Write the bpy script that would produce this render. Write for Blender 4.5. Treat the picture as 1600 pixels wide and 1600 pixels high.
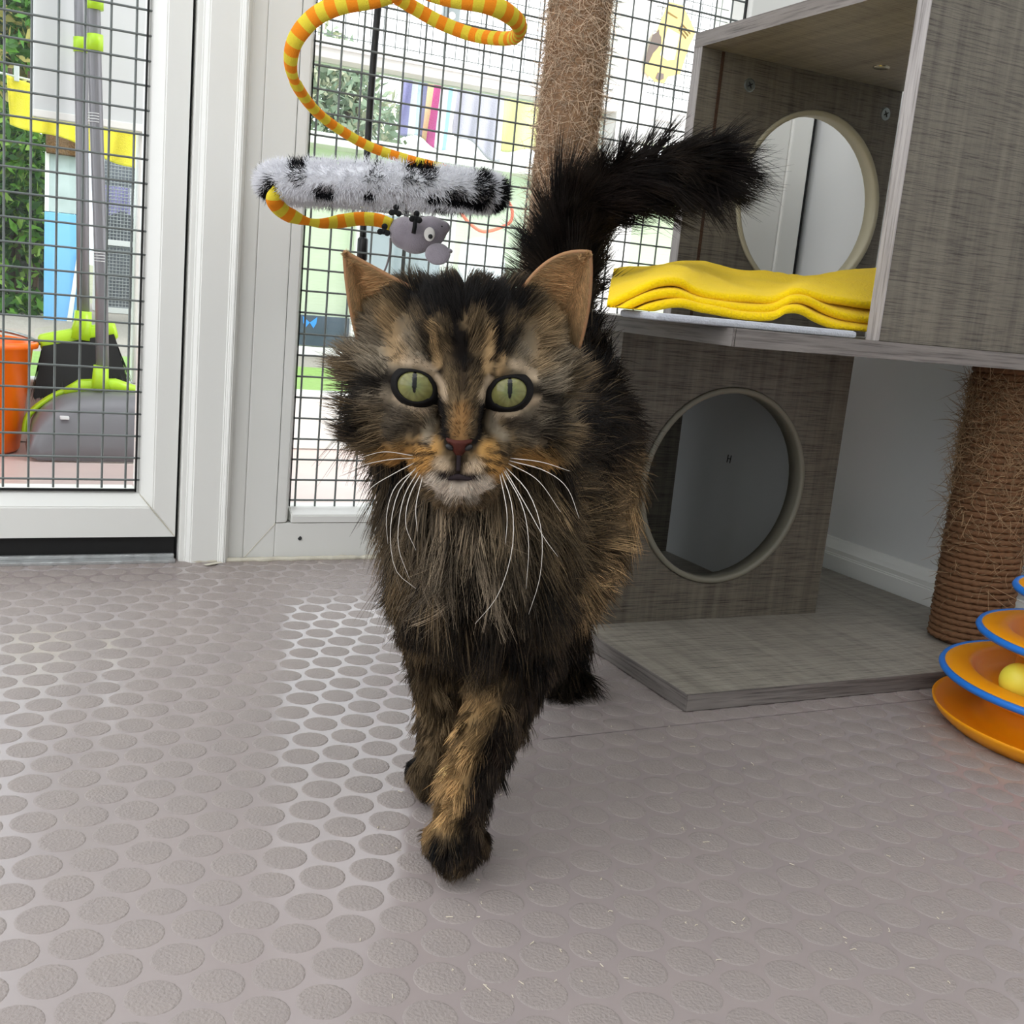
import bpy, bmesh, math, random
import numpy as np
from mathutils import Vector, Matrix, noise as mnoise

for o in list(bpy.data.objects):
    bpy.data.objects.remove(o, do_unlink=True)
scn = bpy.context.scene
COL = scn.collection
random.seed(4)
rng = np.random.default_rng(7)

# ------------------------------------------------------------------ camera
FOC = 1700.0
YAW, PITCH, ROLL = [math.radians(a) for a in (26.5, 11.1, 5.45)]
CAM = np.array([0.0, 0.0, 0.34])
_cy, _sy, _cp, _sp = math.cos(YAW), math.sin(YAW), math.cos(PITCH), math.sin(PITCH)
c_f = np.array([_sy * _cp, _cy * _cp, -_sp])
_r = np.array([_cy, -_sy, 0.0])
_u = np.cross(_r, c_f)
c_r = math.cos(ROLL) * _r + math.sin(ROLL) * _u
c_u = -math.sin(ROLL) * _r + math.cos(ROLL) * _u
cam_d = bpy.data.cameras.new('camera')
cam = bpy.data.objects.new('camera', cam_d)
COL.objects.link(cam)
M = Matrix.Identity(4)
for i in range(3):
    M[i][0], M[i][1], M[i][2], M[i][3] = c_r[i], c_u[i], -c_f[i], CAM[i]
cam.matrix_world = M
cam_d.sensor_width = 36.0
cam_d.lens = 36.0 * FOC / 1600.0
cam_d.clip_start = 0.02
cam_d.clip_end = 200
scn.camera = cam


def at(px, py, t):
    """world point seen at photo pixel (px, py) at depth t along the lens axis"""
    return CAM + (c_r * (px - 800) / FOC - c_u * (py - 800) / FOC + c_f) * t


def on(px, py, axis, v):
    """world point seen at a pixel on the plane axis = v"""
    d = c_r * (px - 800) / FOC - c_u * (py - 800) / FOC + c_f
    return CAM + d * (v - CAM[axis]) / d[axis]


def pix(P):
    d = P - CAM
    t = d @ c_f
    return 800 + FOC * (d @ c_r) / t, 800 - FOC * (d @ c_u) / t, t


# ------------------------------------------------------------------ light
w = bpy.data.worlds.new('overcast_sky')
scn.world = w
w.use_nodes = True
nt = w.node_tree
bg = nt.nodes['Background']
tc = nt.nodes.new('ShaderNodeTexCoord')
nz = nt.nodes.new('ShaderNodeTexNoise')
nz.inputs['Scale'].default_value = 2.2
nz.inputs['Detail'].default_value = 5
rp = nt.nodes.new('ShaderNodeValToRGB')
rp.color_ramp.elements[0].position = .35
rp.color_ramp.elements[0].color = (.78, .85, .95, 1)
rp.color_ramp.elements[1].position = .62
rp.color_ramp.elements[1].color = (1, 1, 1, 1)
nt.links.new(tc.outputs['Generated'], nz.inputs['Vector'])
nt.links.new(nz.outputs['Fac'], rp.inputs['Fac'])
nt.links.new(rp.outputs['Color'], bg.inputs['Color'])
bg.inputs['Strength'].default_value = 2.6
sd = bpy.data.lights.new('sun', 'SUN')
sd.energy = 2.2
sd.angle = math.radians(25)
sd.color = (1, .97, .92)
sun = bpy.data.objects.new('sun', sd)
COL.objects.link(sun)
sun.rotation_euler = Vector((-.6, .45, -.66)).to_track_quat('-Z', 'Y').to_euler()

scn.view_settings.view_transform = 'Standard'
scn.view_settings.look = 'None'
scn.view_settings.gamma = 1
scn.view_settings.exposure = 0.08
scn.view_settings.use_curve_mapping = False
scn.cycles.use_denoising = True
scn.cycles.max_bounces = 8
scn.cycles.transparent_max_bounces = 12


# ------------------------------------------------------------------ helpers
def srgb(r, g, b, a=1.0):
    f = lambda v: (v / 255 / 12.92) if v <= 10.3 else ((v / 255 + .055) / 1.055) ** 2.4
    return (f(r), f(g), f(b), a)


def mat(name, col, rough=.5, spec=.5, metal=0.0, bump=None, var=None, **kw):
    """principled material; bump=(scale, distance), var=(scale, amount) colour mottling"""
    m = bpy.data.materials.new(name)
    m.use_nodes = True
    n, l = m.node_tree.nodes, m.node_tree.links
    b = n['Principled BSDF']
    b.inputs['Base Color'].default_value = srgb(*col)
    b.inputs['Roughness'].default_value = rough
    b.inputs['Specular IOR Level'].default_value = spec
    b.inputs['Metallic'].default_value = metal
    for k, v in kw.items():
        b.inputs[k].default_value = v
    if bump or var:
        t = n.new('ShaderNodeTexCoord')
    if var:
        z = n.new('ShaderNodeTexNoise')
        z.inputs['Scale'].default_value = var[0]
        z.inputs['Detail'].default_value = 6
        l.new(t.outputs['Object'], z.inputs['Vector'])
        mx = n.new('ShaderNodeMix')
        mx.data_type = 'RGBA'
        a = np.array(srgb(*col)[:3])
        mx.inputs['A'].default_value = (*np.clip(a * (1 - var[1]), 0, 1), 1)
        mx.inputs['B'].default_value = (*np.clip(a * (1 + var[1]), 0, 1), 1)
        l.new(z.outputs['Fac'], mx.inputs['Factor'])
        l.new(mx.outputs['Result'], b.inputs['Base Color'])
    if bump:
        z = n.new('ShaderNodeTexNoise')
        z.inputs['Scale'].default_value = bump[0]
        z.inputs['Detail'].default_value = 4
        l.new(t.outputs['Object'], z.inputs['Vector'])
        bp = n.new('ShaderNodeBump')
        bp.inputs['Distance'].default_value = bump[1]
        bp.inputs['Strength'].default_value = 1
        l.new(z.outputs['Fac'], bp.inputs['Height'])
        l.new(bp.outputs['Normal'], b.inputs['Normal'])
    return m


def wood(name, light, dark, fine, broad, rough=.42):
    """grey laminate: fine dark lines stretched along one axis crossed by broad soft streaks.
    fine / broad are the texture scales per axis."""
    m = bpy.data.materials.new(name)
    m.use_nodes = True
    n, l = m.node_tree.nodes, m.node_tree.links
    b = n['Principled BSDF']
    b.inputs['Roughness'].default_value = rough
    b.inputs['Specular IOR Level'].default_value = .35
    t = n.new('ShaderNodeTexCoord')

    def layer(scale, lo, hi, detail=4):
        mp = n.new('ShaderNodeMapping')
        mp.inputs['Scale'].default_value = scale
        l.new(t.outputs['Object'], mp.inputs['Vector'])
        z = n.new('ShaderNodeTexNoise')
        z.inputs['Scale'].default_value = 1
        z.inputs['Detail'].default_value = detail
        z.inputs['Roughness'].default_value = .6
        l.new(mp.outputs['Vector'], z.inputs['Vector'])
        r = n.new('ShaderNodeMapRange')
        r.inputs['From Min'].default_value = lo
        r.inputs['From Max'].default_value = hi
        l.new(z.outputs['Fac'], r.inputs['Value'])
        return r.outputs['Result']
    a = layer(fine, .34, .52)
    c = layer(broad, .3, .7, 6)
    d = layer([v * .35 for v in fine], .25, .75)
    m1 = n.new('ShaderNodeMath'); m1.operation = 'MULTIPLY'
    m1.inputs[1].default_value = .45
    l.new(a, m1.inputs[0])
    m2 = n.new('ShaderNodeMath'); m2.operation = 'MULTIPLY_ADD'
    m2.inputs[1].default_value = .38
    l.new(c, m2.inputs[0]); l.new(m1.outputs[0], m2.inputs[2])
    m3 = n.new('ShaderNodeMath'); m3.operation = 'MULTIPLY_ADD'
    m3.inputs[1].default_value = .2
    l.new(d, m3.inputs[0]); l.new(m2.outputs[0], m3.inputs[2])
    mx = n.new('ShaderNodeMix'); mx.data_type = 'RGBA'
    mx.inputs['A'].default_value = srgb(*dark)
    mx.inputs['B'].default_value = srgb(*light)
    l.new(m3.outputs[0], mx.inputs['Factor'])
    l.new(mx.outputs['Result'], b.inputs['Base Color'])
    bp = n.new('ShaderNodeBump')
    bp.inputs['Distance'].default_value = .0002
    bp.inputs['Strength'].default_value = .6
    l.new(a, bp.inputs['Height'])
    l.new(bp.outputs['Normal'], b.inputs['Normal'])
    return m


def link(name, me, m=None, parent=None, smooth=False):
    ob = bpy.data.objects.new(name, me)
    COL.objects.link(ob)
    if m is not None:
        for q in (m if isinstance(m, (list, tuple)) else [m]):
            me.materials.append(q)
    if smooth:
        me.polygons.foreach_set('use_smooth', [True] * len(me.polygons))
    if parent is not None:
        ob.parent = parent
        # children are modelled in world space: cancel the parents' offset
        off = Vector()
        p = parent
        while p is not None:
            off += p.location
            p = p.parent
        ob.location = -off
    return ob


def obj(name, bm, m=None, parent=None, smooth=False):
    me = bpy.data.meshes.new(name)
    bmesh.ops.recalc_face_normals(bm, faces=bm.faces)
    bm.to_mesh(me)
    bm.free()
    return link(name, me, m, parent, smooth)


def thing(name, label, cat, loc=(0, 0, 0), group=None, kind=None):
    o = bpy.data.objects.new(name, None)
    o.empty_display_size = .02
    COL.objects.link(o)
    o.location = loc
    if label: o['label'] = label
    if cat: o['category'] = cat
    if group: o['group'] = group
    if kind: o['kind'] = kind
    return o


def tag(o, label=None, cat=None, group=None, kind=None):
    if label: o['label'] = label
    if cat: o['category'] = cat
    if group: o['group'] = group
    if kind: o['kind'] = kind
    return o


def box(bm, lo, hi, bev=0.0):
    r = bmesh.ops.create_cube(bm, size=1)
    vs = r['verts']
    for v in vs:
        for i in range(3):
            v.co[i] = lo[i] + (v.co[i] + .5) * (hi[i] - lo[i])
    if bev > 0:
        es = list({e for v in vs for e in v.link_edges})
        bmesh.ops.bevel(bm, geom=es, offset=bev, segments=2, affect='EDGES', profile=.6)
    return vs


def boxo(name, lo, hi, m, parent=None, bev=.0008):
    bm = bmesh.new()
    box(bm, lo, hi, bev)
    return obj(name, bm, m, parent)


def frames(pts, up=(0, 0, 1)):
    pts = np.asarray(pts, float)
    T = np.gradient(pts, axis=0)
    T /= np.linalg.norm(T, axis=1)[:, None] + 1e-12
    n = np.cross(T[0], up)
    if np.linalg.norm(n) < 1e-3:
        n = np.cross(T[0], (1, 0, 0))
    N = []
    for t in T:
        n = n - t * (n @ t)
        n = n / (np.linalg.norm(n) + 1e-12)
        N.append(n.copy())
    N = np.array(N)
    return T, N, np.cross(T, N)


def tube(bm, pts, rad, sides=8, cap=True, flat=1.0, up=(0, 0, 1), layer=None):
    pts = np.asarray(pts, float)
    k = len(pts)
    rad = np.broadcast_to(np.asarray(rad, float), (k,))
    T, N, B = frames(pts, up)
    arc = np.concatenate([[0], np.cumsum(np.linalg.norm(np.diff(pts, axis=0), axis=1))])
    rows = []
    for i in range(k):
        row = []
        for j in range(sides):
            a = 2 * math.pi * j / sides
            p = pts[i] + rad[i] * (math.cos(a) * N[i] * flat + math.sin(a) * B[i])
            v = bm.verts.new(p)
            if layer is not None:
                v[layer] = arc[i]
            row.append(v)
        rows.append(row)
    for i in range(k - 1):
        for j in range(sides):
            bm.faces.new((rows[i][j], rows[i][(j + 1) % sides], rows[i + 1][(j + 1) % sides], rows[i + 1][j]))
    if cap:
        bm.faces.new(rows[0][::-1])
        bm.faces.new(rows[-1])


def lathe(bm, prof, c=(0, 0), seg=48):
    """prof: list of (radius, z) revolved about the vertical through c"""
    rows = []
    for r, z in prof:
        if r < 1e-6:
            rows.append([bm.verts.new((c[0], c[1], z))])
        else:
            rows.append([bm.verts.new((c[0] + r * math.cos(2 * math.pi * j / seg), c[1] + r * math.sin(2 * math.pi * j / seg), z)) for j in range(seg)])
    for a, b in zip(rows, rows[1:]):
        for j in range(seg):
            k = (j + 1) % seg
            if len(a) == 1 and len(b) == 1: continue
            if len(a) == 1: bm.faces.new((a[0], b[j], b[k]))
            elif len(b) == 1: bm.faces.new((a[j], b[0], a[k]))
            else: bm.faces.new((a[j], b[j], b[k], a[k]))


def prism(bm, poly, y0, y1, plane='xz'):
    """extrude a closed 2-D outline; plane xz runs along y, plane yz runs along x"""
    f = (lambda p, t: (p[0], t, p[1])) if plane == 'xz' else ((lambda p, t: (t, p[0], p[1])) if plane == 'yz' else (lambda p, t: (p[0], p[1], t)))
    a = [bm.verts.new(f(p, y0)) for p in poly]
    b = [bm.verts.new(f(p, y1)) for p in poly]
    n = len(poly)
    bm.faces.new(a[::-1]); bm.faces.new(b)
    for i in range(n):
        bm.faces.new((a[i], a[(i + 1) % n], b[(i + 1) % n], b[i]))


def spline(P, n=12):
    """Catmull-Rom through the points, n steps per span"""
    P = np.asarray(P, float)
    Q = np.vstack([2 * P[0] - P[1], P, 2 * P[-1] - P[-2]])
    out = []
    for i in range(1, len(Q) - 2):
        for s in np.linspace(0, 1, n, endpoint=False):
            a, b, c, d = Q[i - 1:i + 3]
            out.append(.5 * ((2 * b) + (c - a) * s + (2 * a - 5 * b + 4 * c - d) * s * s + (3 * b - a - 3 * c + d) * s ** 3))
    out.append(P[-1])
    return np.array(out)


def ellipsoid(bm, c, rad, axes=None, sub=3):
    r = bmesh.ops.create_icosphere(bm, subdivisions=sub, radius=1)
    A = np.eye(3) if axes is None else np.asarray(axes)
    for v in r['verts']:
        p = np.array(v.co)
        v.co = Vector(np.asarray(c) + (p[0] * rad[0]) * A[0] + (p[1] * rad[1]) * A[1] + (p[2] * rad[2]) * A[2])
    return r['verts']


def hairs(name, P, rad, col_root, col_tip, parent, m):
    """P: (N, K, 3) strand points; rad (N,) root radius; colours (N, 3) linear"""
    N, K, _ = P.shape
    hc = bpy.data.hair_curves.new(name)
    hc.add_curves([K] * N)
    hc.attributes['position'].data.foreach_set('vector', P.reshape(-1).astype(np.float32))
    prof = np.array([1.0, .95, .85, .62, .15] if K == 5 else np.linspace(1, .12, K) ** .7)
    ra = hc.attributes.get('radius') or hc.attributes.new('radius', 'FLOAT', 'POINT')
    ra.data.foreach_set('value', (np.asarray(rad)[:, None] * prof[None]).reshape(-1).astype(np.float32))
    for an, c in (('root_tone', col_root), ('tip_tone', col_tip)):
        a = hc.attributes.new(an, 'FLOAT_COLOR', 'CURVE')
        a.data.foreach_set('color', np.concatenate([c, np.ones((N, 1))], 1).reshape(-1).astype(np.float32))
    ob = bpy.data.objects.new(name, hc)
    COL.objects.link(ob)
    hc.materials.append(m)
    if parent is not None:
        ob.parent = parent
        off = Vector(); p = parent
        while p is not None:
            off += p.location; p = p.parent
        ob.location = -off
    ob['kind'] = 'stuff'
    return ob


def hair_mat(name, rough=.55, spec=.25, trans=.0):
    m = bpy.data.materials.new(name)
    m.use_nodes = True
    n, l = m.node_tree.nodes, m.node_tree.links
    b = n['Principled BSDF']
    b.inputs['Roughness'].default_value = rough
    b.inputs['Specular IOR Level'].default_value = spec
    a = n.new('ShaderNodeAttribute'); a.attribute_name = 'root_tone'
    c = n.new('ShaderNodeAttribute'); c.attribute_name = 'tip_tone'
    h = n.new('ShaderNodeHairInfo')
    mx = n.new('ShaderNodeMix'); mx.data_type = 'RGBA'
    l.new(h.outputs['Intercept'], mx.inputs['Factor'])
    l.new(a.outputs['Color'], mx.inputs['A'])
    l.new(c.outputs['Color'], mx.inputs['B'])
    l.new(mx.outputs['Result'], b.inputs['Base Color'])
    if trans > 0:
        tr = n.new('ShaderNodeBsdfTranslucent')
        l.new(mx.outputs['Result'], tr.inputs['Color'])
        ms = n.new('ShaderNodeMixShader'); ms.inputs['Fac'].default_value = trans
        l.new(b.outputs[0], ms.inputs[1]); l.new(tr.outputs[0], ms.inputs[2])
        l.new(ms.outputs[0], n['Material Output'].inputs['Surface'])
    return m


def unit(v):
    return v / (np.linalg.norm(v, axis=-1, keepdims=True) + 1e-12)


# ------------------------------------------------------------------ materials
M_ = {}
M_['upvc'] = mat('white_upvc', (238, 238, 233), .32, .5, var=(3, .03))
M_['upvc2'] = mat('white_panel', (214, 217, 217), .38, .4, var=(2, .03))
M_['plaster'] = mat('white_wall', (230, 231, 230), .3, .45, bump=(260, .00006), var=(2, .03))
M_['wire'] = mat('galvanised_wire', (112, 118, 116), .45, .5, .2)
M_['gap'] = mat('black_gasket_gap_fill', (10, 10, 10), .7)  # gaskets, and solid fills whose black stands for the dark of open gaps
M_['glass'] = mat('clear_glass', (250, 255, 255), .02, .5, **{'Transmission Weight': 1.0, 'IOR': 1.08})
M_['sealant'] = mat('old_sealant', (214, 208, 190), .6, bump=(90, .002))
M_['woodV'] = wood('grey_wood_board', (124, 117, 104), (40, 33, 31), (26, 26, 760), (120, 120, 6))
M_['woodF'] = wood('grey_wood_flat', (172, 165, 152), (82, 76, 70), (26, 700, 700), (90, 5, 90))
M_['woodE'] = wood('grey_wood_edge', (138, 131, 126), (62, 56, 54), (14, 420, 420), (10, 90, 90))
M_['woodEy'] = wood('grey_wood_edge_lengthwise', (148, 141, 136), (70, 64, 62), (420, 14, 420), (90, 10, 90))
M_['woodEz'] = wood('grey_wood_edge_lit', (186, 180, 178), (104, 98, 96), (420, 420, 14), (120, 120, 8))  # paler than the other edges: light from the left put into the colour
M_['mdf'] = mat('raw_edge_band', (150, 138, 112), .5, var=(30, .08))
M_['mdfraw'] = mat('raw_chipboard', (64, 40, 20), .8, var=(900, .7), bump=(500, .002))
M_['melamine'] = mat('white_melamine', (200, 203, 203), .4, var=(3, .02))
M_['zinc'] = mat('zinc_screw', (150, 158, 158), .3, .5, .9)
M_['black'] = mat('black_plastic', (14, 14, 15), .4)


def floor_mat(name, col, rough):
    m = bpy.data.materials.new(name)
    m.use_nodes = True
    n, l = m.node_tree.nodes, m.node_tree.links
    b = n['Principled BSDF']
    t = n.new('ShaderNodeTexCoord')
    z = n.new('ShaderNodeTexNoise'); z.inputs['Scale'].default_value = 14; z.inputs['Detail'].default_value = 7
    l.new(t.outputs['Object'], z.inputs['Vector'])
    a = np.array(srgb(*col)[:3])
    mx = n.new('ShaderNodeMix'); mx.data_type = 'RGBA'
    mx.inputs['A'].default_value = (*(a * .9), 1)
    mx.inputs['B'].default_value = (*(a * np.array([1.1, 1.08, 1.03])), 1)
    l.new(z.outputs['Fac'], mx.inputs['Factor'])
    l.new(mx.outputs['Result'], b.inputs['Base Color'])
    b.inputs['Roughness'].default_value = rough
    b.inputs['Specular IOR Level'].default_value = .75 if rough < .3 else .45
    return m, n, l, b, t


m, n, l, b, t = floor_mat('mauve_vinyl', (158, 147, 146), .18)
M_['vinyl'] = m
m, n, l, b, t = floor_mat('mauve_vinyl_stud', (152, 142, 139), .5)
z = n.new('ShaderNodeTexNoise'); z.inputs['Scale'].default_value = 520; z.inputs['Detail'].default_value = 3
l.new(t.outputs['Object'], z.inputs['Vector'])
bp = n.new('ShaderNodeBump'); bp.inputs['Distance'].default_value = .0011; bp.inputs['Strength'].default_value = .8
l.new(z.outputs['Fac'], bp.inputs['Height']); l.new(bp.outputs['Normal'], b.inputs['Normal'])
M_['stud'] = m
m, n, l, b, t = floor_mat('terracotta_vinyl', (208, 190, 186), .3)
M_['vinyl2'] = m

# ------------------------------------------------------------------ setting: floor
WX = 1.068           # face of the right-hand wall
YB = 1.285           # face of the window wall
bm = bmesh.new()
box(bm, (-1.3, -1.2, -.03), (WX + .1, YB + .03, 0))
floor = tag(obj('floor', bm, M_['vinyl']), kind='structure')

prof = [(.01345, 0.00002), (.0131, .00022), (.0124, .00036), (.0113, .0004), (0, .00041)]
bm = bmesh.new()
lathe(bm, prof, seg=20)
me_stud = bpy.data.meshes.new('floor_stud')
bm.to_mesh(me_stud); bm.free()
me_stud.materials.append(M_['stud'])
me_stud.polygons.foreach_set('use_smooth', [True] * len(me_stud.polygons))
studs = []
for k in range(-46, 22):
    y = .722 + .0273 * k
    for q in range(-60, 50):
        x = .208 + .03 * q + .0145 * (k % 2)
        if y > YB - .012 or x > WX - .03: continue
        # studs hidden for good under the cat tree base or worn flat along the sill are skipped
        px, py, tt = pix(np.array([x, y, 0]))
        vis = tt > .2 and -90 < px < 1690 and py < 1690
        if x < -.75 or y < -.5: continue
        if .56 < x < 1.05 and .74 < y < 1.2: continue
        studs.append((tt if vis else tt + 50, x, y))
studs.sort()
for i, (tt, x, y) in enumerate(studs[:300]):
    o = bpy.data.objects.new('floor_stud', me_stud)
    COL.objects.link(o)
    o.parent = floor
    o.location = (x, y, 0)
    o.rotation_euler = (0, 0, rng.uniform(0, 6))
bm = bmesh.new()
for tt, x, y in studs[300:]:
    lathe(bm, [(.01345, 0.00002), (.0131, .00022), (.0122, .0004), (0, .00041)], (x, y), 14)
o = obj('far_floor_studs', bm, M_['stud'], floor, smooth=True)
o['kind'] = 'stuff'

boxo('floor_seam', (.40, .7082, .0), (1.06, .7090, .0003), mat('seam_line', (112, 102, 102), .6), floor, 0)
bm = bmesh.new()
for k in range(110):
    q = on(rng.uniform(560, 1500), rng.uniform(1120, 1560), 2, .0006)
    s_ = rng.uniform(.0004, .0011)
    tube(bm, [q, q + np.array([rng.normal(0, s_), rng.normal(0, s_), .0003]), q + np.array([rng.normal(0, 2 * s_), rng.normal(0, 2 * s_), .0003])], .00022, 4, True)
tag(obj('litter_crumbs', bm, mat('pale_crumb', (222, 212, 190), .8)), 'scattered pale crumbs and hairs on the grey floor', 'crumbs', None, 'stuff')

# ------------------------------------------------------------------ setting: window wall
def wire_mesh(xs, zs, y, r=.0013):
    bm = bmesh.new()
    for x in xs:
        tube(bm, [(x, y, zs[0] - .01), (x, y, (zs[0] + zs[-1]) / 2), (x, y, zs[-1] + .01)], r, 6, False, up=(0, 1, 0))
    for z in zs:
        tube(bm, [(xs[0] - .02, y - 2 * r * .8, z), ((xs[0] + xs[-1]) / 2, y - 2 * r * .8, z), (xs[-1] + .02, y - 2 * r * .8, z)], r, 6, False)
    return bm


TOP = 2.05
# hinged mesh door on the left
door = thing('door_1', None, None, (.1, YB, 0), kind='structure')


def bevel_frame(name, x0, x1, z0, z1, side, parent, y=YB, d=.05, ch=.017, mitre=None):
    """chamfered upvc profile; side = which edge carries the sloping glazing bead"""
    bm = bmesh.new()
    if side in 'LR':
        poly = [(x0, y + d), (x0, y + (.016 if side == 'L' else 0)), (x0 + (ch if side == 'L' else 0), y), (x1 - (ch if side == 'R' else 0), y), (x1, y + (.016 if side == 'R' else 0)), (x1, y + d)]
        prism(bm, poly, z0, z1, 'xy')
    else:
        poly = [(y + d, z0), (y + (.016 if side == 'B' else 0), z0), (y, z0 + (ch if side == 'B' else 0)), (y, z1 - (ch if side == 'T' else 0)), (y + (.016 if side == 'T' else 0), z1), (y + d, z1)]
        prism(bm, poly, x0, x1, 'yz')
    if mitre:
        for v in bm.verts: mitre(v.co)
    bmesh.ops.bevel(bm, geom=bm.edges[:], offset=.0012, segments=2, affect='EDGES')
    return obj(name, bm, M_['upvc'], parent)


def mitre_stile(c):
    if c.z < 1: c.z = .029 + (.2035 - c.x) * .052 / .0425


def mitre_rail(c):
    if c.x > 0: c.x = .161 + (.081 - c.z) * .0425 / .052


bevel_frame('door_stile', .161, .2035, .029, TOP, 'L', door, mitre=mitre_stile)
bevel_frame('bottom_rail', -.75, .161, .029, .081, 'T', door, mitre=mitre_rail)
bevel_frame('door_stile', -.79, -.75, .029, TOP, 'R', door)
# mitre line in the corner of the door frame
bm = bmesh.new()
a, c = np.array([.1625, YB - .0003, .0795]), np.array([.2028, YB - .0003, .0296])
tube(bm, [a, (a + c) / 2, c], .0005, 4)
obj('mitre_joint', bm, M_['sealant'], door)
xs = [.0206 + .0256 * k for k in range(-30, 6)]
zs = [.0935 + .02548 * k for k in range(0, 76)]
o = obj('wire_mesh', wire_mesh(xs, zs, 1.3015), M_['wire'], door, smooth=True); o['kind'] = 'stuff'
bm = bmesh.new()
box(bm, (.1585, 1.296, .08), (.1605, 1.3, TOP)); box(bm, (-.75, 1.296, .0805), (.16, 1.3, .083))
obj('gasket', bm, M_['gap'], door)

post = thing('trim_1', None, None, (.25, YB, 0), kind='structure')
bm = bmesh.new()
# moulded post between door and fixed window: two chamfers and a raised rib
poly = [(.2075, YB + .06), (.2075, YB - .006), (.2145, YB - .0065), (.2195, YB - .013), (.2520, YB - .013), (.2545, YB - .016), (.2585, YB - .017), (.262, YB - .013), (.2665, YB - .002), (.2835, YB - .001), (.2835, YB + .06)]
prism(bm, poly, 0, TOP, 'xy')
bmesh.ops.bevel(bm, geom=[e for e in bm.edges if abs(e.verts[0].co.z - e.verts[1].co.z) > 1], offset=.0012, segments=2, affect='EDGES')
obj('post_moulding', bm, M_['upvc'], post)
boxo('hinge_gap', (.2035, YB + .012, .0), (.2076, YB + .05, TOP), M_['gap'], post, 0)

win = thing('window_1', None, None, (.6, YB, 0), kind='structure')
boxo('window_frame', (.2837, YB, .0), (.3215, YB + .05, TOP), M_['upvc'], win, .0015)
boxo('bottom_frame', (.3215, YB, .0), (1.0, YB + .05, .0445), M_['upvc'], win, .0015)
bevel_frame('glazing_bead', .3221, .3405, .0455, TOP, 'R', win, YB - .001, .04, .006)
bevel_frame('glazing_bead', .3405, .93, .0455, .0625, 'T', win, YB - .001, .04, .008)
boxo('window_frame', (.9265, YB, .0445), (1.0185, YB + .05, TOP), M_['upvc'], win, .0015)
boxo('corner_strip', (1.019, YB - .004, .0), (1.0545, YB + .05, TOP), M_['upvc'], win, .003)
bm = bmesh.new()
box(bm, (1.0545, YB + .002, 0), (1.0625, YB + .05, TOP))
obj('corner_gap', bm, M_['gap'], win)
bm = bmesh.new()
a, c = np.array([.2845, YB - .0002, .001]), np.array([.3213, YB - .0002, .0443])
tube(bm, [a, (a + c) / 2, c], .0005, 4)
obj('mitre_joint', bm, M_['sealant'], win)
bm = bmesh.new()
tube(bm, [on(468.5, 841, 1, YB - .0006), on(468.5, 841, 1, YB + .001), on(468.5, 841, 1, YB + .004)], .0026, 10, up=(0, 0, 1))
obj('drain_hole', bm, M_['black'], win)
xs = [.3484 + .02535 * k for k in range(0, 23)]
zs = [.0705 + .02545 * k for k in range(0, 78)]
o = obj('wire_mesh', wire_mesh(xs, zs, 1.3015), M_['wire'], win, smooth=True); o['kind'] = 'stuff'
bm = bmesh.new()
for s in ((.3405, .3412, .063, TOP), (.9245, .9265, .063, TOP)):
    box(bm, (s[0], 1.296, s[2]), (s[1], 1.3, s[3]))
obj('gasket', bm, M_['gap'], win)
# cracked sealant bead where post and window meet the floor
bm = bmesh.new()
pts = [(x, YB - .010 - .003 * mnoise.noise((x * 60, 1, 0)), .0015) for x in np.arange(.222, .46, .004)]
tube(bm, pts, [.0035 + .0018 * mnoise.noise((p[0] * 90, 5, 0)) for p in pts], 6)
bmesh.ops.create_grid(bm, x_segments=5, y_segments=2, size=.5, matrix=Matrix.Translation((.244, YB - .026, .0024)) @ Matrix.Rotation(.5, 4, 'Z') @ Matrix.Diagonal((.024, .006, 1, 1)))
tag(obj('trim_2', bm, M_['sealant'], None, True), kind='structure')
# header over door and window, outside the picture
tag(boxo('wall_back', (-1.3, YB, TOP), (WX + .1, YB + .06, 2.3), M_['upvc2'], None, 0), kind='structure')
tag(boxo('wall_side', (-1.3, YB, 0), (-.79, YB + .06, TOP), M_['upvc2'], None, 0), kind='structure')

# ------------------------------------------------------------------ setting: right wall, other walls
tag(boxo('wall_right', (WX, -1.2, 0), (WX + .06, YB + .05, 2.3), M_['plaster'], None, 0), kind='structure')
tag(boxo('ceiling_light_block', (-.45, -.2, 2.3), (WX + .1, YB + .06, 2.36), M_['upvc2'], None, 0), kind='structure')  # unseen slab, added over part of the room to dim the interior
tag(boxo('wall_front', (-1.3, -1.26, 0), (WX + .06, -1.2, 2.3), M_['upvc2'], None, 0), kind='structure')
tag(boxo('wall_left', (-1.36, -1.2, 0), (-1.3, YB, .3), M_['upvc2'], None, 0), kind='structure')  # kept low so that daylight comes in above it
w3 = thing('side_light_opening', None, None, (-1.33, 0, .3), kind='structure')  # unseen open glazing, added to bring side light in under the shelf
for yy in (-1.2, -.4, .42, 1.225):
    boxo('mullion', (-1.36, yy, .3), (-1.3, yy + .05, 2.3), M_['upvc'], w3, .002)
bm = bmesh.new()
x = WX
poly = [(x, 0), (x - .0135, 0), (x - .0135, .034), (x - .0125, .0352), (x - .0128, .0362), (x - .0115, .0375), (x - .0118, .043), (x - .009, .049), (x - .005, .0535), (x - .0035, .056), (x, .0565)]
poly = [(p[0] - 0, p[1]) for p in poly]
vs0 = [bm.verts.new((p[0], -1.2, p[1])) for p in poly]
vs1 = [bm.verts.new((p[0], YB, p[1])) for p in poly]
for i in range(len(poly)):
    j = (i + 1) % len(poly)
    bm.faces.new((vs0[i], vs0[j], vs1[j], vs1[i]))
tag(obj('baseboard_right', bm, M_['upvc']), kind='structure')

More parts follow.
